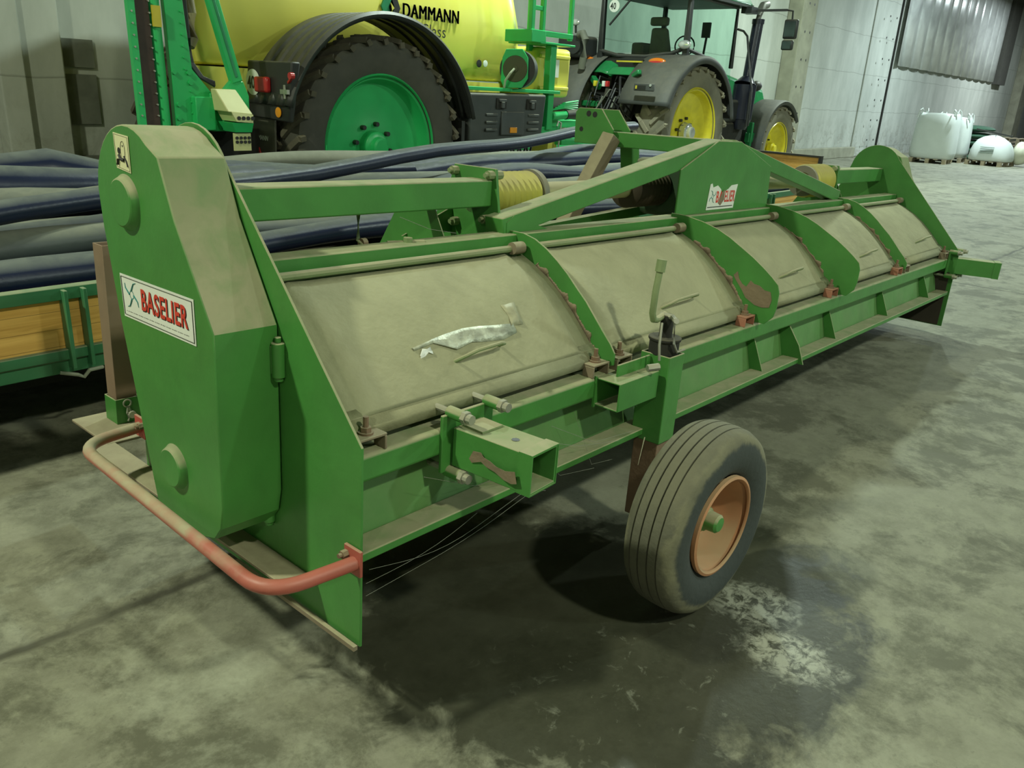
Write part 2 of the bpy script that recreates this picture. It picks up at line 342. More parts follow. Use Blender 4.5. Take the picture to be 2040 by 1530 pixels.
for k, x in enumerate(RX[1:5]):
    o = rib(x, r_b if k in (1, 2) else r_a, 0)
    # flaked paint along the inner curve, an irregular bare-metal border a hair proud of the plate
    rr = random.Random(k + 3); inn = [(.15, .60), (.19, .675), (.245, .735), (.31, .79), (.38, .845), (.46, .888)]
    b = MB(); n = 110; A = []; B = []
    for i in range(n + 1):
        s = i / n * (len(inn) - 1); i *= 40 / 110; j = min(int(s), len(inn) - 2); f = s - j
        y = inn[j][0] * (1 - f) + inn[j + 1][0] * f; z = inn[j][1] * (1 - f) + inn[j + 1][1] * f
        ph = k * 1.7; w = (.010 + .012 * (1 + math.sin(i * .37 + ph)) * (.55 + .45 * math.sin(i * 1.1 + 2 * ph)) + .005 * rr.random()) * (.95 if k == 0 else .8)
        if k == 1: w += .006
        A.append((x - .0012, y, z)); B.append((x - .0012, y - w * .75, z + w * .66))
    b.grid([A, B]); b.build('flaked_edge', FL, o, thick=.0008)
    if k == 1: MB().prism([(0.193, 0.787), (.18, .752), (0.159, 0.73), (0.138, 0.721), (0.12, 0.755), (.10, .742), (0.07, 0.738), (.045, .722), (0.012, 0.719), (0.0, 0.682), (0.007, 0.644), (0.043, 0.637), (0.081, 0.642), (0.133, 0.668), (0.159, 0.703), (0.194, 0.741), (.212, .765)], x - .0022, x - .0012, 'x').build('bare_patch', FL, o)
# hood clamps (angle lug with a bolt) along the beam
def clamp(x, m, lab=None):
    c = MB().box(x, x + .10, .062, .125, .592, .600).box(x, x + .007, .062, .112, .551, .592).box(x + .093, x + .10, .062, .112, .551, .592).build('hood_clamp', m, T, bevel=.002)
    MB().cyl((x + .05, .094, .600), (x + .05, .094, .606), .022, 12).cyl((x + .05, .094, .606), (x + .05, .094, .620), .016, 6).cyl((x + .05, .094, .6), (x + .05, .094, .650), .008, 10).build('clamp_bolt', RUST, c)
    if lab: c['label'] = lab
for x, m in ((.04, BRN), (1.115, BRN), (1.27, BRN), (2.345, PADR), (2.50, BRN), (3.45, PADR), (3.60, BRN), (4.665, PADR), (4.83, BRN), (5.86, BRN)): clamp(x, m, 'rust red clamp' if m is PADR else None)
# gable, braces and top link
gp = MB().prism([(2.49, .994), (2.49, 1.225), (2.845, 1.368), (3.11, 1.368), (3.545, 1.232), (3.57, .994)], .592, .602, 'y').build('gable_plate', G, T, bevel=.003)
sk = [(2.80, 1.010), (3.115, 1.010), (3.125, 1.095), (3.135, 1.140), (3.06, 1.135), (3.03, 1.118), (2.995, 1.105), (2.965, 1.085), (2.94, 1.118), (2.90, 1.138), (2.85, 1.128), (2.835, 1.150), (2.815, 1.145)]
MB().prism(sk, .589, .591, 'y').build('torn_brand_sticker', WHITE, gp)
MB().box(2.812, 3.10, .5875, .589, 1.022, 1.026).build('sticker_border', INK, gp)
text('sticker_lettering', 'BA', .085, (1, 0, 0), (0, 0, 1), (2.895, .5882, 1.048), REDI, gp, sx=.66, bold=.0018, depth=.0006)
text('sticker_lettering', 'ELIER', .085, (1, 0, 0), (0, 0, 1), (2.995, .5882, 1.048), REDI, gp, sx=.56, bold=.0018, depth=.0006)
MB().prism([(2.925, 1.045), (2.955, 1.03), (2.99, 1.06), (2.985, 1.115), (2.955, 1.10)], .5868, .5876, 'y').build('torn_spot', FL, gp)
eb = MB(); ec = Vector((2.855, .5882, 1.08))
for k in range(4):
    t = k * PI / 2 + .3; r1 = Vector((math.cos(t), 0, math.sin(t))); n1 = Vector((-math.sin(t), 0, math.cos(t)))
    eb.tube([ec + r1 * .01, ec + r1 * .024, ec + r1 * .032 + n1 * .004, ec + r1 * .038 + n1 * .015], [.002, .002, .0016, .001], 6)
eb.lathe([(0, .012), (0, .009)], ec, (0, -1, 0), 20); eb.build('sticker_emblem', TEAL, gp)
MB().hull8([(1.20, .60, .995), (1.20, .70, .995), (1.46, .70, .995), (1.46, .60, .995)], [(1.20, .60, 1.035), (1.20, .70, 1.035), (1.24, .70, 1.06), (1.24, .60, 1.06)]).build('brace_foot', G, T)
for (p, q) in (((1.18, .65, 1.012), (2.90, .65, 1.335)), ((4.80, .65, 1.012), (3.06, .65, 1.335))):
    MB().bar(p, q, .096, .082).build('diagonal_brace', G, T, bevel=.005)
MB().bar((2.975, .60, 1.328), (2.975, 1.34, 1.322), .10, .085).build('top_link_beam', G, T, bevel=.005)
for x in (2.875, 3.05):
    MB().prism([(1.565, 1.285), (1.31, 1.285), (1.29, 1.375), (1.385, 1.487), (1.55, 1.485), (1.572, 1.46)], x, x + .012, 'x').build('headstock_plate', G, T, bevel=.003)
hl = MB()
for (y, z, r) in ((1.52, 1.365, .014), ): hl.lathe([(0, r), (0, .0001)], (2.874, y, z), (-1, 0, 0), 16)
hl.lathe([(0, .017), (0, .0001)], (2.874, 1.475, 1.455), (-1, 0, 0), 16).lathe([(0, .017), (0, .0001)], (2.874, 1.43, 1.452), (-1, 0, 0), 16)
hl.build('pin_hole', INK, T)
MB().bar((2.88, 1.30, 1.34), (2.42, 1.45, .45), .085, .085, up=(0, 1, 0)).build('headstock_strut', BRN, T, bevel=.005)
MB().bar((3.07, 1.30, 1.34), (3.50, 1.45, .45), .085, .085, up=(0, 1, 0)).build('headstock_strut', G, T, bevel=.005)
MB().bar((2.1, 1.40, .72), (3.9, 1.40, .72), .10, .10).build('hitch_cross_beam', G, T, bevel=.005)
# upper tubes with flange brackets
for (a, b) in ((.008, 1.225), (4.965, 5.992)):
    MB().box(a, b, .711, .83, 1.082, 1.186).build('upper_tube', G, T, bevel=.006)
for x, s in ((1.225, 1), (4.95, -1)):
    br = MB().prism([(.66, .99), (.70, 1.23), (.93, 1.23), (.97, 1.10), (1.10, .92), (.70, .92)] if s > 0 else [(.68, .99), (.695, 1.215), (.86, 1.215), (.95, 1.0), (.95, .92), (.70, .92)], x, x + s * .014, 'x')
    br.build('bearing_bracket', G, T, bevel=.002)
    bb = MB()
    for (y, z) in ((.715, 1.205 - .01 * (s < 0)), (.915 - .07 * (s < 0), 1.205 - .01 * (s < 0)), (.73, 1.03), (.90, 1.0)): bb.cyl((x + s * .05, y, z), (x - s * .03, y, z), .018, 8).cyl((x - s * .03, y, z), (x - s * .045, y, z), .010, 8)
    bb.cyl((x, .82, 1.1), (x + s * .09, .82, 1.1), .055)
    bb.build('bracket_bolts', GD, T)
    MB().prism([(.70, .94), (1.22, .70), (.98, 1.08), (.78, 1.08)], x - s * .25, x - s * .245, 'x').build('bracket_web', G, T)
MB().prism([(.95, .95), (1.28, .95), (1.28, 1.075)], .93, .938, 'y').build('gusset_plate', G, T)
# drive shafts
def bellows(x0, x1, r, n=9, cx=.86, cz=1.105, m=YPL):
    P = []; 
    for i in range(n * 2 + 1): P.append((x0 + (x1 - x0) * i / (2 * n), r if i % 2 else r * .84))
    P = [(x0, .04)] + P + [(x1, .04)]
    return MB().lathe(P, (0, cx, cz), (1, 0, 0), 40).build('shaft_bellows', m, T, ang=60)
for (s, a, g) in ((1, 0, 0), (-1, 6.02, -.18)):
    f = lambda t: a + s * t
    b = bellows(f(1.30 + g), f(1.63 + g), .098 if not g else .115, 9, .86 if not g else .79)
    MB().lathe([(f(1.625 + g), .06), (f(1.625 + g), .105), (f(1.655 + g), .105), (f(1.655 + g), .06)], (0, .86 if not g else .79, 1.105), (1, 0, 0), 40).build('bellows_collar', mat('grey_collar', (.20, .19, .15), .7, dust=.5), b)
    MB().cyl((f(1.62 + g), .86 if not g else .79, 1.105), (f(2.45), .86, 1.105), .047, 28).build('shaft_guard_tube', mat('dusty_cream_tube', (.42, .39, .20), .5, dust=.8), T)
    bellows(f(2.40), f(2.72), .10, 9, m=DKBOOT)
MB().box(2.72, 3.3, .70, 1.02, .95, 1.25).build('gearbox', mat('dark_green_iron', (.03, .07, .03), .6, dust=.6), T, bevel=.03)
MB().bar((2.0, 1.1, .88), (2.9, .95, .98), .05, .05).build('stay_bar', G, T)
MB().tube([(.60, .77, 1.08), (.60, .77, .985), (.605, .74, .968), (.66, .72, .97), (.70, .70, .978), (.72, .70, .974)], .008, 8).build('locking_hook', GD, T)
MB().cyl((.60, .755, .975), (.62, .755, .975), .019, 12).build('hook_ring', RUST, T)
MB().tube([(.64, .66, .985), (.76, .60, .990)], .012, 8).cyl((.70, .62, .992), (.70, .62, 1.01), .016, 10).build('hood_catch', GD, T)
ARMP = [(-0.042, 0.511), (-0.073, 0.516), (-0.084, 0.505), (-0.108, 0.502), (-0.136, 0.493), (-0.169, 0.492), (-0.204, 0.502), (-0.214, 0.468), (-0.195, 0.461), (-0.165, 0.463), (-0.131, 0.475), (-0.097, 0.479), (-0.075, 0.488), (-0.038, 0.472), (-0.027, 0.482)]
# transport arms (open box tubes clamped on the front beam)
for xc, far in ((.462, 0), (5.99, 1)):
    hw = .064
    if far: p0, p1 = (6.06, .03, .497), (6.155, -.275, .497)
    else: p0, p1 = (xc - .02, .045, .4975), (xc, -.244, .4975)
    a = MB().boxtube(p0, p1, .128, .123, .007).build('transport_arm', GR if not far else G, T, bevel=.002)
    d = (Vector(p1) - Vector(p0)).normalized(); e = Vector(p1) - d * .045
    MB().boxtube(tuple(e), tuple(Vector(p1) + d * .002), .133, .128, .004).build('arm_end_band', G, a)
    MB().box(xc - .12 + far * .08, xc + .10 + far * .12, .05, .062, .415, .60).build('arm_clamp_plate', G, a, bevel=.003)
    for (dx, dz) in ((-.085, .095), (.075, .095), (-.085, -.095), (.075, -.095)):
        x = xc + dx + far * .06; z = .51 + dz
        MB().cyl((x, .06, z), (x, .0, z), .019, 14).build('bolt_sleeve', G, a)
        b2 = MB().cyl((x, .20, z), (x, -.012, z), .010, 8).cyl((x, 0, z), (x, -.016, z), .021, 6).cyl((x, -.016, z), (x, -.034, z), .015, 10)
        b2.build('clamp_bolt', STEEL, a)
    if not far: MB().prism(ARMP, .3795, .3805, 'x').build('bare_patch', FL, a)
    if not far: MB().box(xc - .055, xc + .035, -.05, .03, .560, .566).build('arm_top_pad', GD, a); MB().lathe([(0, .012), (0, .0001)], (xc - .01, -.14, .5605), (0, 0, 1), 14).build('pin_hole', INK, a)
# stub tube, wheel post and crank jack
MB().boxtube((1.135, .008, .50), (1.40, .008, .50), .108, .108, .006).build('stub_tube', GR, T, bevel=.002)
MB().box(1.127, 1.135, .055, .064, .44, .56).build('stub_end_plate', G, T)
MB().boxtube((1.482, -.005, .245), (1.482, -.005, .606), .112, .13, .007, up=(0, 1, 0)).build('wheel_post', G, T, bevel=.004)
MB().box(1.20, 1.42, .012, .020, .551, .60).build('post_gusset', G, T, bevel=.003)
MB().boxtube((1.482, -.005, -.10), (1.482, -.005, .36), .092, .11, .008, up=(0, 1, 0)).build('post_inner_leg', RUST, T, bevel=.003)
MB().tube([(1.30, -.05, .585), (1.34, -.075, .590)], .014, 10).build('locking_pin', STEEL, T)
j = MB().cyl((1.482, -.005, .60), (1.482, -.005, .655), .058, 18).cyl((1.482, -.005, .655), (1.482, -.005, .668), .064, 18).cyl((1.482, -.005, .66), (1.482, -.005, .755), .026, 14).build('jack_head', DARK, T, bevel=.003)
MB().tube([(1.47, .02, .752), (1.47, -.03, .752), (1.44, -.065, .748), (1.435, -.07, .75)], .011, 8).build('crank_sleeve', STEEL, j)
MB().tube([(1.485, .01, .752), (1.42, .005, .742), (1.385, .0, .748), (1.372, 0, .775), (1.375, 0, .86), (1.388, 0, .95)], .013, 10).cyl((1.386, 0, .93), (1.392, 0, .975), .019, 10).build('crank_handle', GD, j)
MB().tube([(1.40, -.03, .74), (1.375, -.045, .66), (1.38, -.05, .60)], .005, 6).tube([(1.44, -.06, .74), (1.44, -.07, .66), (1.46, -.075, .625), (1.52, -.075, .625)], .005, 6).build('retaining_wire', STEEL, j)
# transport wheel
wc = tilt((2.402, 1.127, .352)); wax = tilt((2.402 + .04, 1.127 + 1, .352)) - wc; wax.normalize(); wax = -wax
TY = mat('dusty_rubber', (.045, .048, .040), .75, dust=.55, dustcol=(.20, .19, .125), film=.62, var=.25, nscale=8, bump=.3)
R, hwid = .350, .106
def tyre_dirt(TY=TY):
    n, l = nt(TY); b = n['Principled BSDF']; src = b.inputs['Base Color'].links[0].from_socket
    tc = n.new('ShaderNodeTexCoord').outputs['Object']; sp_ = n.new('ShaderNodeSeparateXYZ'); l.new(tc, sp_.inputs[0])
    dx = mth(n, l, 'SUBTRACT', sp_.outputs[0], wc.x); dz = mth(n, l, 'SUBTRACT', sp_.outputs[2], wc.z)
    r = mth(n, l, 'SQRT', mth(n, l, 'ADD', mth(n, l, 'MULTIPLY', dx, dx), mth(n, l, 'MULTIPLY', dz, dz)))
    r = mth(n, l, 'ADD', r, mth(n, l, 'MULTIPLY', mth(n, l, 'SUBTRACT', noise(n, l, 7, 9, tc, .3, .7), .5), .075))
    c = mix(n, l, ramp(n, l, r, .303, .288), src, (.040, .048, .046))
    cake = mth(n, l, 'MULTIPLY', ramp(n, l, mth(n, l, 'ABSOLUTE', mth(n, l, 'SUBTRACT', r, .318)), .022, .010), ramp(n, l, noise(n, l, 3.5, 7, tc), .42, .55))
    c = mix(n, l, mth(n, l, 'MULTIPLY', cake, .75), c, (.21, .20, .125)); l.new(c, b.inputs['Base Color'])
tyre_dirt()
pr = [(-.085, .192), (-.098, .215), (-.106, .25), (-.104, .285), (-.096, .312), (-.084, .331), (-.066, .3405)]
tr = []
for gx in (-.052, -.018, .018, .052): tr += [(gx - .003, .349 - abs(gx) * .08), (gx - .0022, .339), (gx + .0022, .339), (gx + .003, .349 - abs(gx) * .08)]
pr = pr + tr + [(-a, b) for a, b in pr[::-1]]
wh = MB().lathe([(-.07, .18)] + pr + [(.07, .18)], wc, wax, 72, closed=True).build('transport_wheel', TY, T, ang=32)
MB().lathe([(.094, .168), (.101, .176), (.098, .184), (.086, .184), (.078, .168), (.050, .158), (.005, .152), (-.025, .140), (-.038, .11), (-.040, .05), (-.050, .05), (-.050, .12), (-.06, .165), (-.1, .18), (-.105, .187)], wc, wax, 56).build('wheel_rim', ORANGE, wh, thick=.004)
MB().lathe([(-.05, .058), (.018, .056), (.024, .044), (.034, .044), (.040, .036), (.078, .034), (.086, .026), (.088, .0)], wc, wax, 8 * 3).build('wheel_hub', G, wh, ang=25)
hb = MB(); h1 = wax.cross(Vector((0, 0, 1))).normalized(); h2 = h1.cross(wax)
for k in range(5):
    t = k * 2 * PI / 5 + .3; c = wc + (h1 * math.cos(t) + h2 * math.sin(t)) * .068
    hb.cyl(c - wax * .036, c - wax * .012, .009, 6)
hb.build('wheel_nuts', RUST, wh)
vh = MB()
for k, tt in enumerate((.9, 1.25, 3.7, 5.2)):
    c = wc + (h1 * math.cos(tt) + h2 * math.sin(tt)) * .105; u = (h1 * math.cos(tt) + h2 * math.sin(tt))
    vh.tube([c - u * .012 - wax * .031, c + u * .012 - wax * .028], .008, 8)
vh.build('rim_slots', DARK, wh)
MB().bar(tuple(Vector((1.482, -.005, -.08))), tuple(wc - wax * .14), .06, .06).cyl(tuple(wc - wax * .18), tuple(wc - wax * .04), .03, 14).build('wheel_axle', DARK, T)
# guard tube round the near end
def bend(P, r, n=6):
    out = [Vector(P[0])]
    for a, b, c in zip(P, P[1:], P[2:]):
        a, b, c = Vector(a), Vector(b), Vector(c); u = (a - b).normalized(); v = (c - b).normalized()
        p0, p1 = b + u * r, b + v * r
        for i in range(n + 1): t = i / n; out.append(p0 * (1 - t) ** 2 + b * 2 * t * (1 - t) + p1 * t * t)
    out.append(Vector(P[-1])); return out
tb = MB().tube(bend([(-.006, .012, .272), (-.262, .045, .268), (-.228, 1.23, .268), (-.01, 1.25, .275)], .11, 8), .0205, 14).build('guard_tube', TUBE, T)
for y in (.022, 1.25):
    pl = MB().box(-.012, -.002, y - .035, y + .035, .235, .315).build('tube_flange', RED, tb, bevel=.002)
for y in (.045, 1.22): MB().cyl((-.03, y, .290), (-.012, y, .290), .012, 6).cyl((-.04, y, .290), (-.012, y, .290), .007, 8).build('flange_bolt', RUST, tb)
# parking stand at the back corner
MB().boxtube((.131, 1.711, .20), (.131, 1.711, .860), .082, .082, .006, up=(0, 1, 0)).build('parking_stand', mat('brown_oxide_steel', (.17, .10, .065), .75, film=.25, var=.15), T, bevel=.002)
sh = MB()
for z in (.80, .69): sh.lathe([(0, .010), (0, .0001)], (.150, 1.6695, z), (0, -1, 0), 14)
sh.build('stand_pin_holes', INK, T)
so = MB().boxtube((.131, 1.711, .129), (.131, 1.711, .235), .10, .10, .006, up=(0, 1, 0)).build('stand_socket', G, T, bevel=.002)
MB().lathe([(0, .018), (0, .012)], (.125, 1.655, .215), (0, -1, 0), 18).tube([(.125, 1.652, .197), (.120, 1.65, .175), (.125, 1.65, .155)], .004, 6).tube([(.128, 1.652, .197), (.136, 1.65, .175), (.12, 1.65, .140)], .004, 6).cyl((.135, 1.66, .168), (.135, 1.635, .168), .014, 10).build('linch_pin', STEEL, so, thick=.003)
MB().box(-.002, .0, 1.02, 1.06, .55, .68).build('yellow_decal', CREAM, T)

# dusty cobweb strands under the beam
WEB = mat('cobweb', (.30, .31, .26), .9)
rw = random.Random(21)
for k in range(9):
    x = .25 + .1 * k + rw.random() * .08; x2 = x + rw.uniform(.15, .5); z2 = rw.uniform(.22, .42)
    MB().tube([(x, .04, rw.uniform(.40, .47)), ((x + x2) / 2, .015, z2 + .02 + rw.uniform(-.03, .03)), (x2, -.005, z2)], .0006, 4).build('cobweb_strand', WEB, T)
for (a, m, e) in (((.02, 0, .16), (.40, -.02, .20), (.80, 0, .262)), ((.03, 0, .24), (.30, -.01, .19), (.70, .0, .262)), ((.02, 0, .20), (.25, -.02, .22), (.46, .0, .262))):
    MB().tube(bend([a, m, e], .15, 5), .0005, 4).build('cobweb_strand', WEB, T)
MB().tube([(1.40, -.02, .27), (1.37, -.03, .22), (1.35, -.035, .17)], [.003, .002, .0012], 5).build('straw_wisp', mat('pale_straw', (.42, .40, .28), .9), T)
MB().tube([(.70, .665, 1.075), (.86, .68, 1.02), (.98, .66, 1.0)], .0008, 4).build('cobweb_strand', WEB, T)
# ================================================================== THE HALL
def floor_mat():
    m = bpy.data.materials.new('stained_concrete'); m.use_nodes = True; n, l = nt(m); b = n['Principled BSDF']
    tc = n.new('ShaderNodeTexCoord').outputs['Object']
    n1 = noise(n, l, .8, 12, tc, .15, .68); n2 = noise(n, l, 5, 12, tc, .1, .75); n3 = noise(n, l, 40, 5, tc, 0, .6)
    c = mix(n, l, ramp(n, l, n1, .35, .65), (.125, .125, .083), (.22, .218, .157))
    c = mix(n, l, ramp(n, l, n2, .38, .62, 0, .7), c, (.27, .268, .20))
    # the near patch of floor: darker blotches
    c = mix(n, l, ramp(n, l, noise(n, l, 9, 12, tc, .15, .75), .50, .60, 0, .55), c, (.26, .262, .185))
    n4 = noise(n, l, 1.9, 13, tc, .25, .75)
    c = mix(n, l, ramp(n, l, n4, .49, .58, 0, .75), c, (.085, .085, .055))
    sp = n.new('ShaderNodeSeparateXYZ'); l.new(tc, sp.inputs[0]); X, Y = sp.outputs[0], sp.outputs[1]
    def blob(cx, cy, rx, ry, ns, amp, soft=.25):
        dx = mth(n, l, 'DIVIDE', mth(n, l, 'SUBTRACT', X, cx), rx); dy = mth(n, l, 'DIVIDE', mth(n, l, 'SUBTRACT', Y, cy), ry)
        d = mth(n, l, 'SQRT', mth(n, l, 'ADD', mth(n, l, 'MULTIPLY', dx, dx), mth(n, l, 'MULTIPLY', dy, dy)))
        d = mth(n, l, 'ADD', d, mth(n, l, 'MULTIPLY', mth(n, l, 'SUBTRACT', noise(n, l, ns, 8, tc, .5, .65), .5), amp))
        return ramp(n, l, d, 1 + soft, 1 - soft)
    pale = ramp(n, l, noise(n, l, 1.6, 12, tc, .2, .72), .52, .66, 0, .75)
    c = mix(n, l, mth(n, l, 'MULTIPLY', pale, blob(1.2, 1.2, 1.6, 1.6, 2, .8, .4)), c, (.36, .37, .28))
    c = mix(n, l, ramp(n, l, n3, .62, .72, 0, .4), c, (.07, .065, .045))
    wet = blob(2.22, 1.12, .86, .60, 4.5, 1.3, .10)
    wet2 = blob(1.9, 1.5, .66, .66, 6, 1.2, .12)
    w = mth(n, l, 'MAXIMUM', wet, wet2)
    c = mix(n, l, mth(n, l, 'MULTIPLY', w, .88), c, mix(n, l, n2, (.018, .019, .013), (.05, .05, .032)))
    salt = mth(n, l, 'MULTIPLY', mth(n, l, 'MAXIMUM', blob(2.56, .93, .13, .15, 12, 1.5), blob(2.37, .72, .12, .16, 14, 1.7)), ramp(n, l, noise(n, l, 22, 9, tc, .6, .75), .42, .55))
    salt2 = mth(n, l, 'MULTIPLY', blob(1.95, .85, .8, .5, 4, 2.0), ramp(n, l, noise(n, l, 13, 9, tc, .8, .75), .58, .70))
    c = mix(n, l, mth(n, l, 'MULTIPLY', salt, .6), c, (.50, .51, .42)); c = mix(n, l, mth(n, l, 'MULTIPLY', salt2, .45), c, (.34, .35, .28))
    # joints
    wob = mth(n, l, 'MULTIPLY', mth(n, l, 'SUBTRACT', noise(n, l, 6, 6, tc), .5), .06)
    def joint(e, w):
        return ramp(n, l, mth(n, l, 'ABSOLUTE', mth(n, l, 'ADD', e, wob)), w, w * .25)
    e1 = mth(n, l, 'SUBTRACT', mth(n, l, 'ADD', Y, mth(n, l, 'MULTIPLY', X, .037)), 2.515)
    j1 = mth(n, l, 'MULTIPLY', joint(e1, .035), ramp(n, l, noise(n, l, 2.0, 5, tc), .3, .5, .55, 1))
    e1b = ramp(n, l, mth(n, l, 'ABSOLUTE', mth(n, l, 'ADD', e1, wob)), .16, .0)
    j1b = mth(n, l, 'MULTIPLY', e1b, ramp(n, l, noise(n, l, 14, 8, tc, .5, .7), .45, .6))
    e2 = mth(n, l, 'SUBTRACT', X, 9.8); j2 = joint(e2, .022); e3 = mth(n, l, 'SUBTRACT', X, 17.5); j3 = joint(e3, .03)
    e4 = mth(n, l, 'SUBTRACT', Y, -3.4); j4 = joint(e4, .03)
    J = mth(n, l, 'MAXIMUM', mth(n, l, 'MAXIMUM', j1, mth(n, l, 'MULTIPLY', j1b, .7)), mth(n, l, 'MAXIMUM', mth(n, l, 'MAXIMUM', j2, j3), j4))
    c = mix(n, l, mth(n, l, 'MULTIPLY', J, .8), c, (.035, .033, .022))
    l.new(c, b.inputs['Base Color'])
    l.new(ramp(n, l, w, 0, 1, .72, .42), b.inputs['Roughness'])
    bp = n.new('ShaderNodeBump'); bp.inputs['Strength'].default_value = .25; bp.inputs['Distance'].default_value = .01
    l.new(mth(n, l, 'SUBTRACT', mth(n, l, 'ADD', n2, mth(n, l, 'MULTIPLY', n3, .4)), mth(n, l, 'MULTIPLY', J, 1.5)), bp.inputs['Height']); l.new(bp.outputs[0], b.inputs['Normal'])
    return m
def wall_mat():
    m = bpy.data.materials.new('whitewashed_concrete'); m.use_nodes = True; n, l = nt(m); b = n['Principled BSDF']
    tc = n.new('ShaderNodeTexCoord').outputs['Object']
    mp = n.new('ShaderNodeMapping'); mp.inputs['Scale'].default_value = (1, 1, .35); l.new(tc, mp.inputs[0])
    c = mix(n, l, ramp(n, l, noise(n, l, .9, 10, mp.outputs[0], .2, .65), .35, .65), (.33, .35, .31), (.47, .49, .44))
    sp = n.new('ShaderNodeSeparateXYZ'); l.new(tc, sp.inputs[0])
    low = mth(n, l, 'MULTIPLY', ramp(n, l, sp.outputs[2], 1.6, .3), ramp(n, l, noise(n, l, 3, 8, tc, 1, .7), .48, .62))
    c = mix(n, l, mth(n, l, 'MULTIPLY', low, .55), c, (.17, .16, .12))
    c = mix(n, l, ramp(n, l, noise(n, l, 9, 6, tc, .3, .7), .68, .74, 0, .6), c, (.10, .10, .08))
    zj = mth(n, l, 'FRACT', mth(n, l, 'DIVIDE', mth(n, l, 'SUBTRACT', mth(n, l, 'ADD', sp.outputs[2], mth(n, l, 'MULTIPLY', noise(n, l, 1.1, 5, tc), .12)), .38), 1.25))
    c = mix(n, l, ramp(n, l, zj, .022, .008, 0, .55), c, (.17, .18, .15))
    l.new(c, b.inputs['Base Color']); b.inputs['Roughness'].default_value = .85
    return m
WALL = wall_mat(); COL = mat('bare_concrete', (.27, .27, .20), .9, var=.18, nscale=2.5, bump=.2)
CEIL = mat('dark_roof_sheet', (.10, .10, .09), .9)
struct(MB().box(-14, 85, -16, 11.3, -.3, 0).build('floor', floor_mat()))
struct(MB().box(-14, 85, 11.0, 11.3, 0, 9).build('wall_back', WALL))
struct(MB().box(-14, 85, -16.3, -16, 0, 9).build('wall_front', WALL))
struct(MB().box(-14.3, -14, -16, 11.3, 0, 9).build('wall_left', WALL))
struct(MB().box(85, 85.3, -16, 11.3, 0, 9).build('wall_right', WALL))
struct(MB().box(-14, 85, -16, 11.3, 9, 9.2).build('ceiling', CEIL))
def pillar(x0, x1, d, m, label, z1=9.0):
    o = MB().box(x0, x1, 11 - d, 11.0, 0, z1)
    o = o.build('trim_%d' % pillar.n, m, bevel=.02); pillar.n += 1; struct(o); return o
pillar.n = 1
pillar(24.35, 25.35, .45, COL, ''); pillar(25.36, 25.75, .12, WALL, '')
pillar(31.4, 33.9, .05, WALL, ''); struct(MB().box(33.92, 34.0, 10.9, 11.0, 0, 9).build('trim_32', DARK)); pillar(55.5, 57.0, .5, COL, '')
pillar(3.50, 3.78, .28, WALL, ''); pillar(3.781, 4.24, .20, WALL, ''); pillar(-4.0, -3.0, .45, COL, '')
struct(MB().box(25.76, 31.39, 10.80, 11.0, 0, .36).build('baseboard_back', COL, bevel=.02))
# patches: grey boards whose dark colour stands in for shadows and a recess
SHADE_BOARD = mat('grey_shade_board', (.15, .16, .13), .85, var=.2)
struct(MB().box(4.26, 4.66, 10.96, 11.0, 1.70, 2.02).build('trim_20', SHADE_BOARD)); struct(MB().box(4.26, 4.66, 10.96, 11.0, 1.04, 1.62).build('trim_21', SHADE_BOARD)); struct(MB().box(4.24, 5.2, 10.9, 11.0, .0, .66).build('trim_22', SHADE_BOARD))
# tie holes on the pillars
th = MB()
for x in (24.7, 25.05):
    for k in range(9): th.cyl((x + .04 * (k % 2), 10.545, .7 + .75 * k), (x + .04 * (k % 2), 10.56, .7 + .75 * k), .035, 8)
for x in (32.3, 33.0):
    for k in range(9): th.cyl((x, 10.745, .6 + .7 * k), (x, 10.76, .6 + .7 * k), .035, 8)
struct(th.build('trim_30', INK))
# corrugated sliding door leaf high on the wall
cg = MB(); rows = [[], []]; xs = [34.35 + 15.9 * i / 500 for i in range(501)]
for zz, rw in ((3.28, rows[0]), (8.9, rows[1])):
    for x in xs: rw.append((x, 10.86 + .03 * math.sin(x * 2 * PI / 1.28) + .05 * max(0, math.sin(x * 2 * PI / 1.28)) ** 12, zz))
cg.grid(rows)
ZN = mat('zinc_sheet', (.74, .77, .74), .30, .35, var=.2, nscale=1.5)
struct(cg.build('door_1', ZN, ang=80, thick=.004)); struct(MB().box(50.3, 51.9, 10.7, 11.0, 3.2, 9).build('trim_31', mat('dark_steel_beam', (.06, .06, .05), .8)))

# ================================================================== THE HOSE WAGON
WG = mat('wagon_green', (.012, .15, .06), .4, dust=.55, film=.12)
def wood_mat():
    m = bpy.data.materials.new('varnished_planks'); m.use_nodes = True; n, l = nt(m); b = n['Principled BSDF']
    tc = n.new('ShaderNodeTexCoord').outputs['Object']; mp = n.new('ShaderNodeMapping'); mp.inputs['Scale'].default_value = (.35, 1, 6); l.new(tc, mp.inputs[0])
    g = noise(n, l, 3, 8, mp.outputs[0], 1.2, .6)
    c = mix(n, l, ramp(n, l, g, .3, .7), (.50, .25, .05), (.84, .50, .14))
    sp = n.new('ShaderNodeSeparateXYZ'); l.new(tc, sp.inputs[0])
    s = mth(n, l, 'FRACT', mth(n, l, 'MULTIPLY', sp.outputs[2], 12)); c = mix(n, l, ramp(n, l, s, .05, .02, 0, .6), c, (.10, .05, .015))
    l.new(c, b.inputs['Base Color']); b.inputs['Roughness'].default_value = .4; return m
WOOD = wood_mat()
W0 = (4.5, 5.1, 0)
wg = thing('hose_wagon', 'long low green steel wagon with varnished plank sides carrying blue hoses, behind the haulm topper', 'wagon', W0)
MB().box(-.6, 10.27, 3.9, 3.96, .725, .785).build('top_rail', WG, wg, W0, bevel=.004)
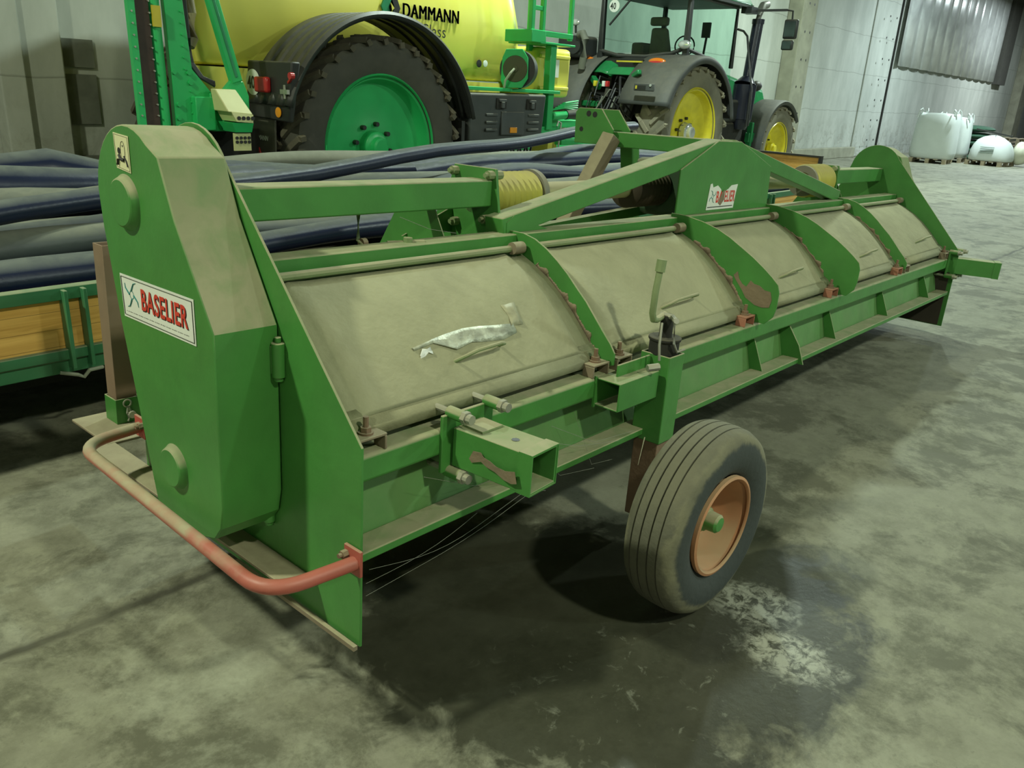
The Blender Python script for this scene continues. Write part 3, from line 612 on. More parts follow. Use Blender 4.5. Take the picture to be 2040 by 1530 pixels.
MB().box(-.6, 10.27, 3.9, 3.96, .44, .49).build('side_rail', WG, wg, W0, bevel=.004)
MB().box(-.6, 10.27, 3.92, 3.99, .37, .435).build('chassis_beam', WG, wg, W0, bevel=.004)
MB().box(-.6, 10.27, 3.93, 3.95, .49, .725).build('side_board', WOOD, wg, W0)
for x in [1.385 + 1.5 * i for i in range(-1, 6)]:
    for dx in (0, .085):
        MB().box(x + dx, x + dx + .018, 3.865, 3.93, .40, .775).build('stanchion', WG, wg, W0, bevel=.003)
    MB().tube([(x - .05, 3.90, .385), (x + .02, 3.88, .365), (x + .05, 3.89, .345), (x + .07, 3.87, .38), (x + .14, 3.89, .375)], .009, 6).build('latch', mat('dusty_web', (.30, .32, .25), .9), wg, W0)
MB().box(-.6, 10.27, 3.96, 6.35, .60, .66).build('deck', DARK, wg, W0)
MB().box(-.6, 10.27, 6.32, 6.38, .40, .80).build('far_side', WG, wg, W0)
MB().box(10.24, 10.27, 3.92, 6.3, .78, 1.135).build('end_board', WOOD, wg, W0)
MB().box(10.22, 10.29, 3.90, 6.3, 1.135, 1.155).box(10.22, 10.29, 3.90, 3.93, .60, 1.135).build('end_board_frame', DARK, wg, W0)
MB().box(.2, 10, 4.3, 4.5, .2, .40).box(.2, 10, 5.6, 5.8, .2, .40).build('chassis_rail', DARK, wg, W0)
for x in (3.2, 7.4):
    for y in (4.15, 5.95):
        MB().lathe([(-.1, .12), (-.1, .27), (-.07, .30), (.07, .30), (.1, .27), (.1, .12)], (x, y, .30), (0, 1, 0), 32).build('wagon_wheel', DARK, wg, W0)
HB1 = mat('navy_layflat_hose', (.005, .010, .038), .36, dust=.8, dustcol=(.16, .18, .155), film=.02, bump=.1, up0=.62, up1=1.0)
HB2 = mat('dusty_grey_hose', (.05, .065, .07), .5, dust=.85, dustcol=(.21, .22, .17), film=.15, bump=.1, up0=.4, up1=.95)
HB3 = mat('pale_olive_hose', (.13, .14, .10), .6, dust=.8, dustcol=(.23, .235, .18), film=.4, bump=.1)
rh = random.Random(5)
hoses = [  # name, y, z, radius, flat, material, wobble seed, label
 (4.20, .80, .105, .55, HB1, 'dark navy flat hose lying against the near plank side of the wagon'),
 (4.40, .86, .100, .55, HB2, 'grey dusted hose, second from the near side of the hose wagon'),
 (4.62, .86, .115, .65, HB1, 'navy hose with a rounded back, third from the near side of the wagon'),
 (4.88, .89, .10, .5, HB2, 'pale dusty hose lying flat in the middle of the wagon'),
 (5.12, .94, .12, .6, HB1, 'blue hose bulging up beside the middle of the hose pile'),
 (5.36, .94, .11, .55, HB2, 'grey blue dusty hose behind the middle of the hose pile'),
 (5.62, .98, .13, .65, HB1, 'fat dark blue hose, third from the far side of the wagon'),
 (5.90, 1.01, .11, .6, HB1, 'navy hose next to the farthest grey hose on the wagon'),
 (6.14, 1.02, .10, .8, HB3, 'olive grey round hose farthest back on the wagon below the sprayer wheel')]
for k, (y, z, r, fl, m, lab) in enumerate(hoses):
    a, b, c, d = (rh.uniform(0, 6) for _ in range(4)); P = []; N = 44
    for i in range(N + 1):
        x = -.3 + 10.3 * i / N; taper = 1
        P.append((x, y + .10 * math.sin(x * .75 + a) + .035 * math.sin(x * 2.1 + b), z + .035 * math.sin(x * 1.0 + c) + .018 * math.sin(x * 2.6 + d) + (.03 if k > 5 and x < 2.5 else 0)))
    rad = [r * (1 + .16 * math.sin(i * .55 + a) ) for i in range(N + 1)]
    tag(MB().tube(P, rad, 16, flat=min(.85, fl + .18)).build('layflat_hose', m, bevel=0), lab, 'hose', 'hoses laid along the wagon')
# crossing hoses
P = [(.9 + i * .5, 4.25 + .11 * i, 1.035 + .02 * i + .02 * math.sin(i)) for i in range(18)]
tag(MB().tube(P, .075, 14, flat=.75).build('layflat_hose', HB1), 'navy hose lying diagonally across the top of the hose pile', 'hose', 'hoses laid along the wagon')
P = [(1.0 + i * .35, 5.2 - .07 * i + .02 * math.sin(i * 1.3), 1.0 + .012 * math.sin(i * .9)) for i in range(15)]
tag(MB().tube(P, [.12 + .02 * math.sin(i) for i in range(15)], 14, flat=.5).build('layflat_hose', HB2), 'folded grey hose crossing the pile at the near left end', 'hose', 'hoses laid along the wagon')
P = [(1.2, 5.95, 1.0), (1.7, 5.9, 1.06), (2.1, 5.8, 1.09), (2.5, 5.75, 1.02), (3.1, 5.7, 1.0), (4.0, 5.6, 1.0), (5, 5.55, 1.0)]
tag(MB().tube(P, [.10, .14, .17, .13, .11, .10, .09], 14, flat=.8).build('layflat_hose', HB1), 'blue hose end folded up at the left end of the pile', 'hose', 'hoses laid along the wagon')
tag(MB().hull8([(9.6, 4.9, .98), (10.1, 5.5, .98), (9.9, 6.0, .98)], [(9.9, 5.4, 1.2), (10.0, 5.5, 1.2), (9.95, 5.6, 1.2)]).build('grey_tarpaulin', mat('grey_tarp', (.28, .30, .32), .6, dust=.3)), 'peaked grey tarpaulin corner at the far end of the hose wagon', 'tarpaulin')
# ================================================================== THE FIELD SPRAYER
SG = mat('sprayer_green', (.020, .47, .13), .35, film=.03, var=.06)
YEL = mat('tank_yellow', (.74, .69, .11), .33, film=.08, dustcol=(.45, .42, .2), var=.05, nscale=1.5)
BLK = mat('black_plastic', (.018, .021, .023), .42, dust=.14, film=.04)
TYR = mat('tractor_tyre', (.045, .045, .038), .8, dust=.4, dustcol=(.17, .16, .12), film=.3, bump=.2, var=.2)
SLATE = mat('slate_plastic', (.045, .055, .06), .5, dust=.3, film=.08)
MUD = mat('muddy_tread', (.055, .05, .038), .9, dust=.2, film=.22, bump=.4); MUDL = mat('dusty_tread', (.13, .12, .09), .9, dust=.4, film=.5, bump=.4); TYRL = mat('dusty_tractor_tyre', (.09, .088, .07), .85, dust=.3, film=.45, bump=.2)
REFL = mat('orange_reflector', (.85, .33, .02), .3); LRED = mat('red_lens', (.50, .03, .03), .25)
CHR = mat('lamp_glass', (.75, .78, .75), .12, .6)
CABLE = mat('black_cable', (.015, .015, .015), .5)
S0 = (5.76, 8.0, 0)
sp = thing('field_sprayer', 'trailed crop sprayer with big yellow tank and green frame, standing behind the hose wagon', 'sprayer', S0)
def spb(b, name, m, parent=None, **k): return b.build(name, m, parent or sp, S0, **k)
def lugs(c, ax, R, w, depth, n, ln, side, th=.06):
    """chevron tread bars round a wheel; side = which half of the tread"""
    b = MB(); c = Vector(c); ax = Vector(ax).normalized(); h = ax.cross(Vector((0, 0, 1))).normalized(); v = h.cross(ax)
    for k in range(n):
        for sgn in (-1, 1):
            t0 = 2 * PI * (k + (.5 if sgn > 0 else 0)) / n; t1 = t0 + ln
            P = []
            for t, u, rr in ((t0, .02, R + depth), (t0 + ln * .6, w * .62, R + depth), (t1, w + .012, R + depth * .55), (t1 + .02, w + .016, R - depth * 1.1)):
                P.append(c + ax * (sgn * u) + (h * math.cos(t) + v * math.sin(t)) * rr)
            for A, B in zip(P, P[1:]):
                r = ((A + B) / 2 - c); r -= ax * r.dot(ax); r.normalize()
                b.bar(A, B, th, depth * 1.5, up=r)
    return b
def ag_wheel(org, root, c, ax, R, rim, hw, rimmat, off, nl=22, hub=None, bolts=8, dish=.16, tm=None, lm=None):
    c = Vector(c); ax = Vector(ax).normalized()
    side = [(-hw * .80, rim), (-hw * .95, rim + (R - rim) * .2), (-hw * 1.02, rim + (R - rim) * .5), (-hw, R * .93), (-hw * .88, R * .972), (-hw * .5, R * .985), (0, R * .988)]
    ty = MB().lathe(side + [(-a, b) for a, b in side[:-1][::-1]] , c, ax, 72, closed=True).build('wheel', tm or TYR, root, off, ang=40)
    lugs(c, ax, R * .972, hw, R * .03, nl, 2 * PI / nl * .95, 1, R * .055).build('tread_lugs', lm or MUD, ty, off, ang=30)
    r = MB().lathe([(hw * .86, rim * 1.0), (hw * .92, rim * 1.025), (hw * .86, rim * 1.04), (hw * .80, rim * 1.02), (hw * .75, rim * .97), (hw * .45, rim * .94), (hw * .30, rim * .90), (hw * (.30 - dish), rim * .62), (hw * (.35 - dish), rim * .36), (hw * (.38 - dish), rim * .30), (hw * (.38 - dish), 0)], c, ax, 72).build('rim', rimmat, ty, off, ang=30, thick=.006)
    MB().lathe([(hw * .2, rim * .24), (hw * .55, rim * .22), (hw * .60, rim * .19), (hw * .62, rim * .15), (hw * .82, rim * .14), (hw * .86, rim * .11), (hw * .86, 0)], c, ax, 28).build('hub', hub or rimmat, ty, off, ang=25)
    h = ax.cross(Vector((0, 0, 1))).normalized(); v = h.cross(ax)
    for k in range(bolts):
        t = 2 * PI * k / bolts + .2; p = c + (h * math.cos(t) + v * math.sin(t)) * rim * .33 + ax * hw * (.38 - dish)
        MB().cyl(p, p + ax * .05, rim * .035, 8).build('wheel_bolt', BLK, ty, off)
    return ty
SW = (5.76, 7.07, 1.08)
ag_wheel(None, sp, SW, (0, -1, 0), 1.07, .70, .27, SG, S0, 30)
ag_wheel(None, sp, (5.76, 9.9, 1.08), (0, 1, 0), 1.07, .70, .27, SG, S0, 24)
spb(MB().box(5.6, 5.9, 7.3, 9.7, .95, 1.2).box(4.9, 9.6, 7.9, 9.1, 1.25, 1.55), 'chassis', SG, bevel=.01)
# mudguard
fp = [(.37, 1.24), (.385, 1.275), (.36, 1.30), (.33, 1.30), (.31, 1.275), (.26, 1.275), (.24, 1.292), (.19, 1.292), (.17, 1.275), (.12, 1.275), (.10, 1.292), (.05, 1.292), (.03, 1.275), (-.02, 1.275), (-.04, 1.292), (-.09, 1.292), (-.11, 1.275), (-.16, 1.275), (-.18, 1.292), (-.30, 1.292), (-.33, 1.27)]
spb(MB().lathe(fp, SW, (0, -1, 0), 48, a0=math.radians(-171), a1=math.radians(-20 + 0)), 'mudguard', BLK, thick=.012, ang=50) if False else None
def fender(c, prof, a0, a1, seg=44):
    """arch over a wheel whose axle runs along y; angles from +x, counter-clockwise seen from the front"""
    b = MB(); rows = []
    for i in range(seg + 1):
        t = math.radians(a0 + (a1 - a0) * i / seg); rows.append([(c[0] + r * math.cos(t), c[1] - o, c[2] + r * math.sin(t)) for o, r in prof])
    return b.grid(rows)
spb(fender(SW, fp, 14, 162), 'mudguard', BLK, thick=.012, ang=15)
spb(MB().box(6.88, 6.93, 6.78, 7.35, .70, 1.36), 'mud_flap', BLK)
spb(MB().box(6.6, 6.9, 7.2, 7.26, 1.30, 1.45), 'mudguard_stay', SG)
# rear light board
lb = spb(MB().hull8([(4.56, 7.45, 1.355), (4.62, 7.45, 1.355), (4.62, 6.74, 1.33), (4.56, 6.74, 1.33)], [(4.56, 7.38, 1.86), (4.66, 7.38, 1.86), (4.66, 6.66, 1.86), (4.56, 6.66, 1.86)]), 'light_board', BLK, bevel=.015)
def disc(x, y, z, r, m, nm, par, off=S0, ax=(-1, 0, 0), rz=1.0):
    return MB().lathe([(0, r), (.004, r), (.005, r - .004), (.005, 0)], (x, y, z), ax, 32).build(nm, m, par, off)
disc(4.555, 7.29, 1.665, .118, WHITE, 'speed_disc', lb)
text('speed_number', '40', .155, (0, -1, 0), (0, 0, 1), (4.546, 7.375, 1.612), INK, lb, S0, sx=.78, bold=.003)
spb(MB().box(4.50, 4.56, 6.99, 7.20, 1.58, 1.72), 'tail_light', LRED, lb, bevel=.02)
disc(4.548, 6.88, 1.415, .046, REFL, 'reflector', lb)
spb(MB().cyl((4.52, 6.64, 1.74), (4.56, 6.64, 1.74), .03, 16).bar((4.54, 6.64, 1.72), (4.56, 6.72, 1.68), .02), 'marker_lamp', LRED, lb)
spb(MB().cyl((4.53, 6.74, 1.66), (4.53, 6.74, 1.54), .012, 8).box(4.52, 4.55, 6.69, 6.80, 1.58, 1.62), 'catch', STEEL, lb)
mf = spb(MB().hull8([(4.60, 7.50, .92), (4.62, 7.50, .92), (4.62, 7.05, .945), (4.60, 7.05, .945)], [(4.60, 7.46, 1.36), (4.62, 7.46, 1.36), (4.62, 7.03, 1.345), (4.60, 7.03, 1.345)]), 'rear_mud_flap', mat('dusty_black_rubber', (.05, .055, .05), .6, film=.25))
text('flap_lettering', 'DAMMANN', .062, (0, -1, -.03), (0, 0, 1), (4.596, 7.44, 1.145), WHITE, mf, S0, sx=.85, bold=.0015, shear=.2)
spb(MB().prism([(7.43, .965), (7.25, .965), (7.33, 1.13)], 4.585, 4.598, 'x'), 'triangle_reflector', LRED, mf, bevel=.004)
# tank, scaled about the camera to sit behind the light board
def tq(x, y, z): return (x * 1.034, y * 1.034, z * 1.034 - .0595)
def scale_from_cam(b):
    for v in b.b.verts: v.co = Vector(tq(*v.co))
    return b
tk = MB(); b8 = tk
def rr(x0, x1, y0, y1, r, n=6):
    P = []
    for cx, cy, a in ((x1 - r, y1 - r, 0), (x0 + r, y1 - r, 90), (x0 + r, y0 + r, 180), (x1 - r, y0 + r, 270)):
        P += [(cx + r * math.cos(math.radians(a + 90 * i / n)), cy + r * math.sin(math.radians(a + 90 * i / n))) for i in range(n + 1)]
    return P
rings = []
for z, i, r in ((1.80, .06, .22), (1.82, .02, .24), (1.95, -.02, .28), (2.4, -.06, .34), (2.9, .0, .42), (3.3, .22, .5), (3.55, .6, .5), (3.6, .8, .4)):
    rings.append([tk.b.verts.new((p[0] + max(0, (p[1] - 7.3)) * .55 * max(0, min(1, (8.5 - p[0]) / 4.5)), p[1], z)) for p in rr(3.92 + i * .7, 8.50 - max(i, 0) * .9 + (.02 if z < 2.5 else -.08 * (z - 2.4)), 7.30 + i, 9.7 - i, r)])
for A, B in zip(rings, rings[1:]):
    for k in range(len(A)): j = (k + 1) % len(A); tk.b.faces.new((A[k], A[j], B[j], B[k]))
tk.b.faces.new(rings[0][::-1]); tk.b.faces.new(rings[-1])
tk = spb(scale_from_cam(tk), 'tank', YEL, ang=50)
spb(scale_from_cam(MB().prism([(p[0] + (p[1] - 7.3) * .55 * (8.2 - p[0]) / 4.25, p[1]) for p in rr(3.95, 8.2, 7.30, 9.65, .2)], 1.50, 1.785, 'z')), 'tank_skirt', YEL, tk)
XD = (1, 0, 0)
text('tank_lettering', 'DAMMANN', .205, XD, (0, 0, 1), tq(6.37, 7.225, 2.40), INK, tk, S0, sx=.80, heavy=.008)
text('tank_subtitle', 'Profi-Class', .185, XD, (0, 0, 1), tq(6.22, 7.225, 2.235), INK, tk, S0, sx=.94)
def hexa(cx, cz, r, m, nm):
    return scale_from_cam(MB().prism([(cx + r * math.cos(math.radians(60 * k)) * .85, cz + r * math.sin(math.radians(60 * k))) for k in range(6)], 7.215, 7.235, 'y')).build(nm, m, tk, S0)
hexa(6.255, 2.475, .095, INK, 'emblem_hexagon'); hexa(6.165, 2.478, .105, mat('emblem_green', (.01, .22, .09), .4), 'emblem_hexagon')
scale_from_cam(MB().prism([(6.18, 2.42), (6.24, 2.47), (6.19, 2.52), (6.21, 2.43)], 7.20, 7.212, 'y')).build('emblem_notch', YEL, tk, S0)
disc(*tq(7.61, 7.24, 1.995), .045, INK, 'round_decal', tk, ax=(0, -1, 0)); disc(*tq(7.72, 7.24, 2.0), .04, WHITE, 'round_decal', tk, ax=(0, -1, 0))
spb(MB().box(7.0, 8.75, 6.86, 7.3, 1.695, 1.735), 'side_rail', SG, bevel=.006)
# tool box
tb = spb(MB().hull8([(7.06, 6.84, 1.12), (8.39, 6.84, 1.115), (8.39, 7.28, 1.115), (7.06, 7.28, 1.12)], [(7.02, 6.80, 1.665), (8.40, 6.80, 1.68), (8.40, 7.28, 1.68), (7.02, 7.28, 1.665)]), 'tool_box', SLATE, bevel=.025, seg=3)
for x in (7.47, 8.02):
    spb(MB().box(x, x + .17, 6.790, 6.80, 1.50, 1.62), 'latch_recess', DARK, tb); spb(MB().box(x + .03, x + .15, 6.77, 6.79, 1.58, 1.61).box(x + .06, x + .11, 6.76, 6.79, 1.51, 1.58), 'latch_handle', SLATE, tb, bevel=.004)
for sx in (7.31, 8.08):
    for k in range(3): spb(MB().box(sx, sx + .20, 6.80, 6.83, 1.245 + .085 * k, 1.275 + .085 * k), 'grip_bar', SLATE, tb, bevel=.006)
spb(MB().box(7.58, 7.99, 6.80, 6.825, 1.20, 1.47), 'lid_panel', SLATE, tb, bevel=.008); spb(MB().box(7.73, 7.85, 6.785, 6.80, 1.225, 1.29), 'reflector', REFL, tb, bevel=.004)
spb(MB().box(6.98, 7.05, 6.95, 7.28, 1.08, 1.68), 'box_bracket', BLK)
# hose reel
RC = Vector((7.80, 6.82, 1.955)); RE = Vector((.51, -.86, 0)); RN = Vector((-.86, -.51, 0))
def rp(a, b, c=0): return RC + RE * a + Vector((0, 0, 1)) * b + RN * c
hx = [(-.12, .215), (.08, .225), (.15, .13), (.16, -.10), (.09, -.21), (-.13, -.22), (-.17, -.13), (-.16, .12)]
rl = spb(MB().hull8([rp(a, b) for a, b in hx], [rp(a, b, .02) for a, b in hx]), 'reel_plate', SG, bevel=.006)
spb(MB().cyl(rp(.02, .0, -.02), rp(.02, 0, -.24), .215, 36), 'reel_drum', BLK, rl)
MB().lathe([(.02, .150), (.03, .145), (.034, .04), (.05, .035), (.05, 0)], RC, RN, 32).build('reel_hub', mat('olive_disc', (.07, .075, .03), .6), rl, S0)
spb(MB().tube([rp(0, 0, .06), rp(-.04, -.05, .09), rp(-.10, -.14, .09), rp(-.12, -.24, .05)], .014, 8), 'hose_end', mat('pale_hose', (.42, .46, .33), .6), rl)
spb(MB().tube([(8.10, 7.0, 2.12), (8.2, 7.02, 2.0), (8.16, 7.0, 1.8), (8.05, 6.95, 1.74)], .02, 8), 'reel_cable', BLK, rl)
# ladder platform
lad = MB()
lad.box(8.13, 8.19, 6.88, 6.94, 2.30, 3.3).box(8.34, 8.39, 6.88, 6.94, 2.30, 3.3).box(8.90, 8.95, 6.88, 6.93, 2.34, 3.4).box(8.60, 8.68, 7.3, 7.36, 2.2, 3.3)
for z in (2.64, 2.95): lad.box(8.18, 8.36, 6.89, 6.93, z, z + .05)
lad.box(8.16, 8.95, 6.87, 6.93, 2.36, 2.42).hull8([(8.12, 6.86, 2.28), (8.40, 6.86, 2.28), (8.40, 7.3, 2.28), (8.12, 7.3, 2.28)], [(8.12, 6.86, 2.42), (8.38, 6.86, 2.42), (8.38, 7.3, 2.42), (8.12, 7.3, 2.42)])
lad.box(8.3, 9.0, 6.86, 7.4, 2.27, 2.295)
spb(lad, 'ladder_platform', SG, bevel=.006)
spb(MB().box(8.585, 8.70, 6.92, 7.02, 1.25, 2.27).box(8.52, 8.95, 6.95, 7.6, 1.20, 1.29).cyl((8.70, 6.95, 1.42), (9.0, 6.95, 1.44), .055, 14), 'corner_post', SG, bevel=.008)
spb(MB().cyl((9.0, 6.95, 1.44), (9.35, 6.95, 1.46), .062, 16), 'rubber_coupling', BLK)
spb(MB().box(8.66, 9.5, 7.05, 7.4, 1.27, 1.37).box(8.7, 11.2, 7.9, 8.1, .9, 1.05).box(9.0, 9.6, 6.98, 7.3, 1.05, 1.12), 'drawbar', SG, bevel=.01)
for k in range(5): spb(MB().tube([(8.72 + .05 * k, 6.95, 1.50 + .02 * k), (8.95, 6.93, 1.53 + .015 * k), (9.3, 6.98, 1.50 + .03 * k)], .012, 6), 'valve_pipe', SG)
spb(MB().tube([(8.78, 6.9, 1.30), (8.80, 6.9, 1.36), (8.86, 6.9, 1.34), (8.84, 6.9, 1.1), (8.83, 6.9, .96), (8.95, 6.9, .95)], .012, 6), 'hook_rod', STEEL)
yb = spb(MB().box(8.66, 9.38, 7.2, 7.9, 1.65, 2.26), 'chemical_tank', YEL, bevel=.06, seg=3)
spb(MB().box(8.8, 9.1, 7.185, 7.2, 1.90, 2.12), 'notice_plate', WHITE, yb); [spb(MB().box(8.7, 9.32, 7.17, 7.21, z, z + .045), 'moulded_band', YEL, yb, bevel=.01) for z in (1.74, 2.13)]
spb(MB().hull8([(8.86, 7.1, .80), (9.08, 7.1, .80), (9.08, 7.4, .8), (8.86, 7.4, .8)], [(8.86, 7.1, 1.24), (9.02, 7.1, 1.26), (9.02, 7.4, 1.26), (8.86, 7.4, 1.24)]), 'yellow_skid', YEL)
for k in range(5): spb(MB().tube([(7.6 + .15 * k, 6.95, 1.15), (7.75 + .13 * k, 6.93, .98 - .02 * k), (7.95 + .1 * k, 6.95, 1.1)], .016, 6), 'hanging_cable', CABLE)
# boom frame at the rear (left)
bf = spb(MB().hull8([(3.27, 6.95, .9), (3.325, 6.95, .9), (3.325, 7.0, .9), (3.27, 7.0, .9)], [(3.25, 6.95, 3.2), (3.31, 6.95, 3.2), (3.31, 7.0, 3.2), (3.25, 7.0, 3.2)]), 'boom_channel', SG)
spb(MB().hull8([(3.325, 6.98, .9), (3.46, 6.98, .9), (3.46, 7.1, .9), (3.325, 7.1, .9)], [(3.31, 6.98, 3.2), (3.43, 6.98, 3.2), (3.43, 7.1, 3.2), (3.31, 7.1, 3.2)]), 'boom_wood_runner', mat('dark_brown_runner', (.05, .028, .02), .6, var=.3))
rv = MB()
for k in range(20): z = 1.28 + .088 * k; rv.cyl((3.29 - .01 * (k / 20), 6.942, z), (3.29 - .01 * (k / 20), 6.952, z), .008, 8); rv.cyl((3.44, 6.962, z), (3.44, 6.982, z), .007, 8)
spb(rv, 'rivets', STEEL)
spb(MB().tube([(3.515, 7.02, 1.2), (3.49, 7.02, 3.2)], .048, 18), 'boom_cylinder', SG); spb(MB().box(3.46, 3.53, 6.955, 6.975, 2.06, 2.22), 'warning_label', mat('label_yellow', (.6, .5, .04), .5))
spb(MB().box(3.545, 3.60, 7.25, 7.35, 1.2, 3.2), 'inner_mast', BLK)
spb(MB().prism([(3.60, 1.2), (3.60, 1.68), (3.585, 2.3), (3.55, 3.2), (3.72, 3.2), (3.75, 2.3), (3.79, 1.75), (3.97, 1.55), (4.02, 1.52), (4.02, 1.28), (3.86, 1.22)], 7.0, 7.06, 'y'), 'mast_plate', SG, bevel=.006)
rv = MB()
for k in range(14): z = 1.30 + .09 * k; rv.cyl((3.72 - .0 * k + (.04 if z < 1.7 else 0), 6.985, z), (3.72 + (.04 if z < 1.7 else 0), 7.0, z), .009, 8)
for p in ((3.62, 1.72), (3.75, 1.72), (3.76, 1.64), (3.64, 1.46), (3.63, 1.35)): rv.cyl((p[0], 6.98, p[1]), (p[0], 7.0, p[1]), .02, 10)
spb(rv, 'mast_bolts', SG)
spb(MB().box(3.76, 3.94, 6.93, 7.2, 1.25, 1.53).box(3.93, 4.27, 6.98, 7.3, 1.24, 1.56), 'frame_box', SG, bevel=.008)
cb = MB()
for k in range(4): cb.tube([(3.765 + .012 * k, 7.1, 3.2), (3.775 + .012 * k, 7.08, 2.4), (3.79 + .01 * k, 7.07, 2.0), (3.80 + .01 * k, 7.06, 1.80), (3.86 + .01 * k, 7.02, 1.69), (3.99, 7.0, 1.62 + .01 * k)], .013, 8)
spb(cb, 'cable_bundle', CABLE)
spb(MB().tube([(3.83, 7.2, 3.2), (3.87, 7.2, 2.6), (3.90, 7.18, 2.2), (3.89, 7.16, 2.0), (3.86, 7.14, 1.93)], [.05, .055, .06, .06, .04], 14), 'brown_suction_pipe', mat('olive_brown_pipe', (.16, .13, .05), .35, film=.2))
spb(MB().bar((3.78, 6.95, 3.05), (4.17, 6.95, 1.66), .11, .06, up=(0, 1, 0)), 'diagonal_strut', SG, bevel=.01); spb(MB().bar((3.79, 6.935, 3.0), (4.16, 6.935, 1.70), .03, .045, up=(0, 1, 0)), 'strut_rib', mat('shiny_green', (.06, .32, .16), .15, .3), bevel=.008)
spb(MB().prism([(4.02, 1.25), (4.02, 1.58), (4.11, 1.67), (4.23, 1.67), (4.28, 1.55), (4.28, 1.25)], 6.93, 6.98, 'y'), 'strut_foot', SG, bevel=.006)
CHK = mat('chock_cream', (.62, .62, .30), .5, var=.05, dust=.2)
ck = spb(MB().hull8([(3.93, 6.70, 1.42), (4.17, 6.70, 1.40), (4.17, 6.94, 1.40), (3.93, 6.94, 1.42)], [(3.91, 6.86, 1.60), (4.11, 6.86, 1.60), (4.11, 6.94, 1.60), (3.91, 6.94, 1.60)]), 'wheel_chock', CHK, bevel=.008)
spb(MB().hull8([(4.0, 6.69, 1.34), (4.16, 6.69, 1.33), (4.16, 6.93, 1.33), (4.0, 6.93, 1.34)], [(3.96, 6.70, 1.42), (4.17, 6.70, 1.40), (4.17, 6.94, 1.40), (3.96, 6.94, 1.42)]), 'chock_face', CHK, ck)
ch = MB()
for k in range(4): ch.cyl((4.02 + .045 * k, 6.68, 1.37), (4.02 + .045 * k, 6.69, 1.37), .017, 10)
spb(ch, 'chock_holes', INK, ck)
spb(MB().hull8([(4.0, 6.72, 1.25), (4.16, 6.72, 1.25), (4.16, 6.9, 1.25), (4.0, 6.9, 1.25)], [(3.96, 6.70, 1.33), (4.17, 6.70, 1.33), (4.17, 6.93, 1.33), (3.96, 6.93, 1.33)]), 'chock_holder', SG)
c2 = spb(MB().box(4.0, 4.165, 6.75, 6.77, 1.09, 1.24), 'chock_plate', CHK)
ch = MB()
for k in range(4):
    for z in (1.20, 1.165): ch.cyl((4.025 + .04 * k, 6.74, z), (4.025 + .04 * k, 6.75, z), .014, 10)
spb(ch, 'plate_holes', INK, c2)
spb(MB().box(3.66, 4.6, 7.3, 7.5, .55, 1.24), 'lower_frame', DARK)
for x in (6.55, ): spb(MB().box(7.0, 9.0, 8.2, 8.4, .9, 1.2), 'underframe', DARK)
struct(MB().box(0, 0.001, 0, .001, -.2, -.199).build('trim_40', INK)) if False else None
spb(MB().lathe([(-.1, .2), (-.12, .42), (-.07, .46), (.07, .46), (.12, .42), (.1, .2)], (9.0, 8.3, .46), (0, 1, 0), 32), 'support_wheel', TYR)
# ================================================================== THE TRACTOR
K_ = 1.064   # the tractor is scaled about the camera, which sets its wheels on the floor
def tr(x, y, z): return (x * K_, y * K_, z * K_ - .112)
T0 = tr(14.8, 8.3, 0); T0 = (T0[0], T0[1], 0)
JG = mat('tractor_green', (.012, .20, .06), .25, film=.03); JY = mat('tractor_yellow', (.72, .62, .03), .3, film=.04)
FEN = mat('grey_fender_plastic', (.045, .05, .053), .6, film=.06, dust=.16)
tt = thing('tractor', 'green tractor with yellow rims and glass cab parked to the right of the crop sprayer', 'tractor', T0)
def tb_(b, name, m, parent=None, **k):
    for v in b.b.verts: v.co = Vector(tr(*v.co))
    return b.build(name, m, parent or tt, T0, **k)
def wheelT(c, ax, R, rim, hw, nl, hub=None, dish=.16):
    return ag_wheel(None, tt, tr(*c), ax, R * K_, rim * K_, hw * K_, JY, T0, nl, hub=hub, dish=dish, tm=TYRL, lm=MUDL)
RW = (13.07, 7.52, 1.165); FW = (16.5, 7.45, .85)
wheelT(RW, (0, -1, 0), 1.06, .72, .27, 24, CHR, .3); wheelT((13.07, 9.35, 1.165), (0, 1, 0), 1.06, .72, .27, 24)
wheelT(FW, (0, -1, 0), .80, .50, .21, 20, JY, .55); wheelT((16.5, 9.3, .85), (0, 1, 0), .80, .50, .21, 20)
tb_(fender((RW[0], 7.70, RW[2]), [(.52, 1.12), (.53, 1.20), (.50, 1.235), (.3, 1.245), (0, 1.25), (-.4, 1.25)], 12, 160), 'rear_fender', FEN, thick=.02, ang=60)
tb_(fender((RW[0], 9.3, RW[2]), [(-.52, 1.12), (-.53, 1.20), (-.50, 1.235), (-.3, 1.245), (0, 1.25), (.4, 1.25)], 12, 168), 'rear_fender', FEN, thick=.02, ang=60)
fl = tb_(MB().box(11.79, 11.82, 7.36, 7.75, 1.80, 1.92), 'fender_switch_panel', FEN, bevel=.02)
tb_(MB().box(11.785, 11.79, 7.52, 7.72, 1.825, 1.885), 'switch_plate', INK, fl); tb_(MB().box(11.78, 11.785, 7.68, 7.71, 1.83, 1.88), 'switch_label', mat('label_yellow', (.6, .5, .04), .5), fl); tb_(MB().cyl((11.775, 7.43, 1.89), (11.79, 7.43, 1.89), .02, 12), 'switch_button', CHR, fl)
for yc, s in ((8.02, 1), (8.9, -1)):
    gf = tb_(fender((13.2, yc, 1.10), [(.28, 1.20), (.24, 1.26), (.10, 1.31), (-.16, 1.31), (-.24, 1.25)], 40, 132, 24), 'upper_fender', JG, thick=.02, ang=60)
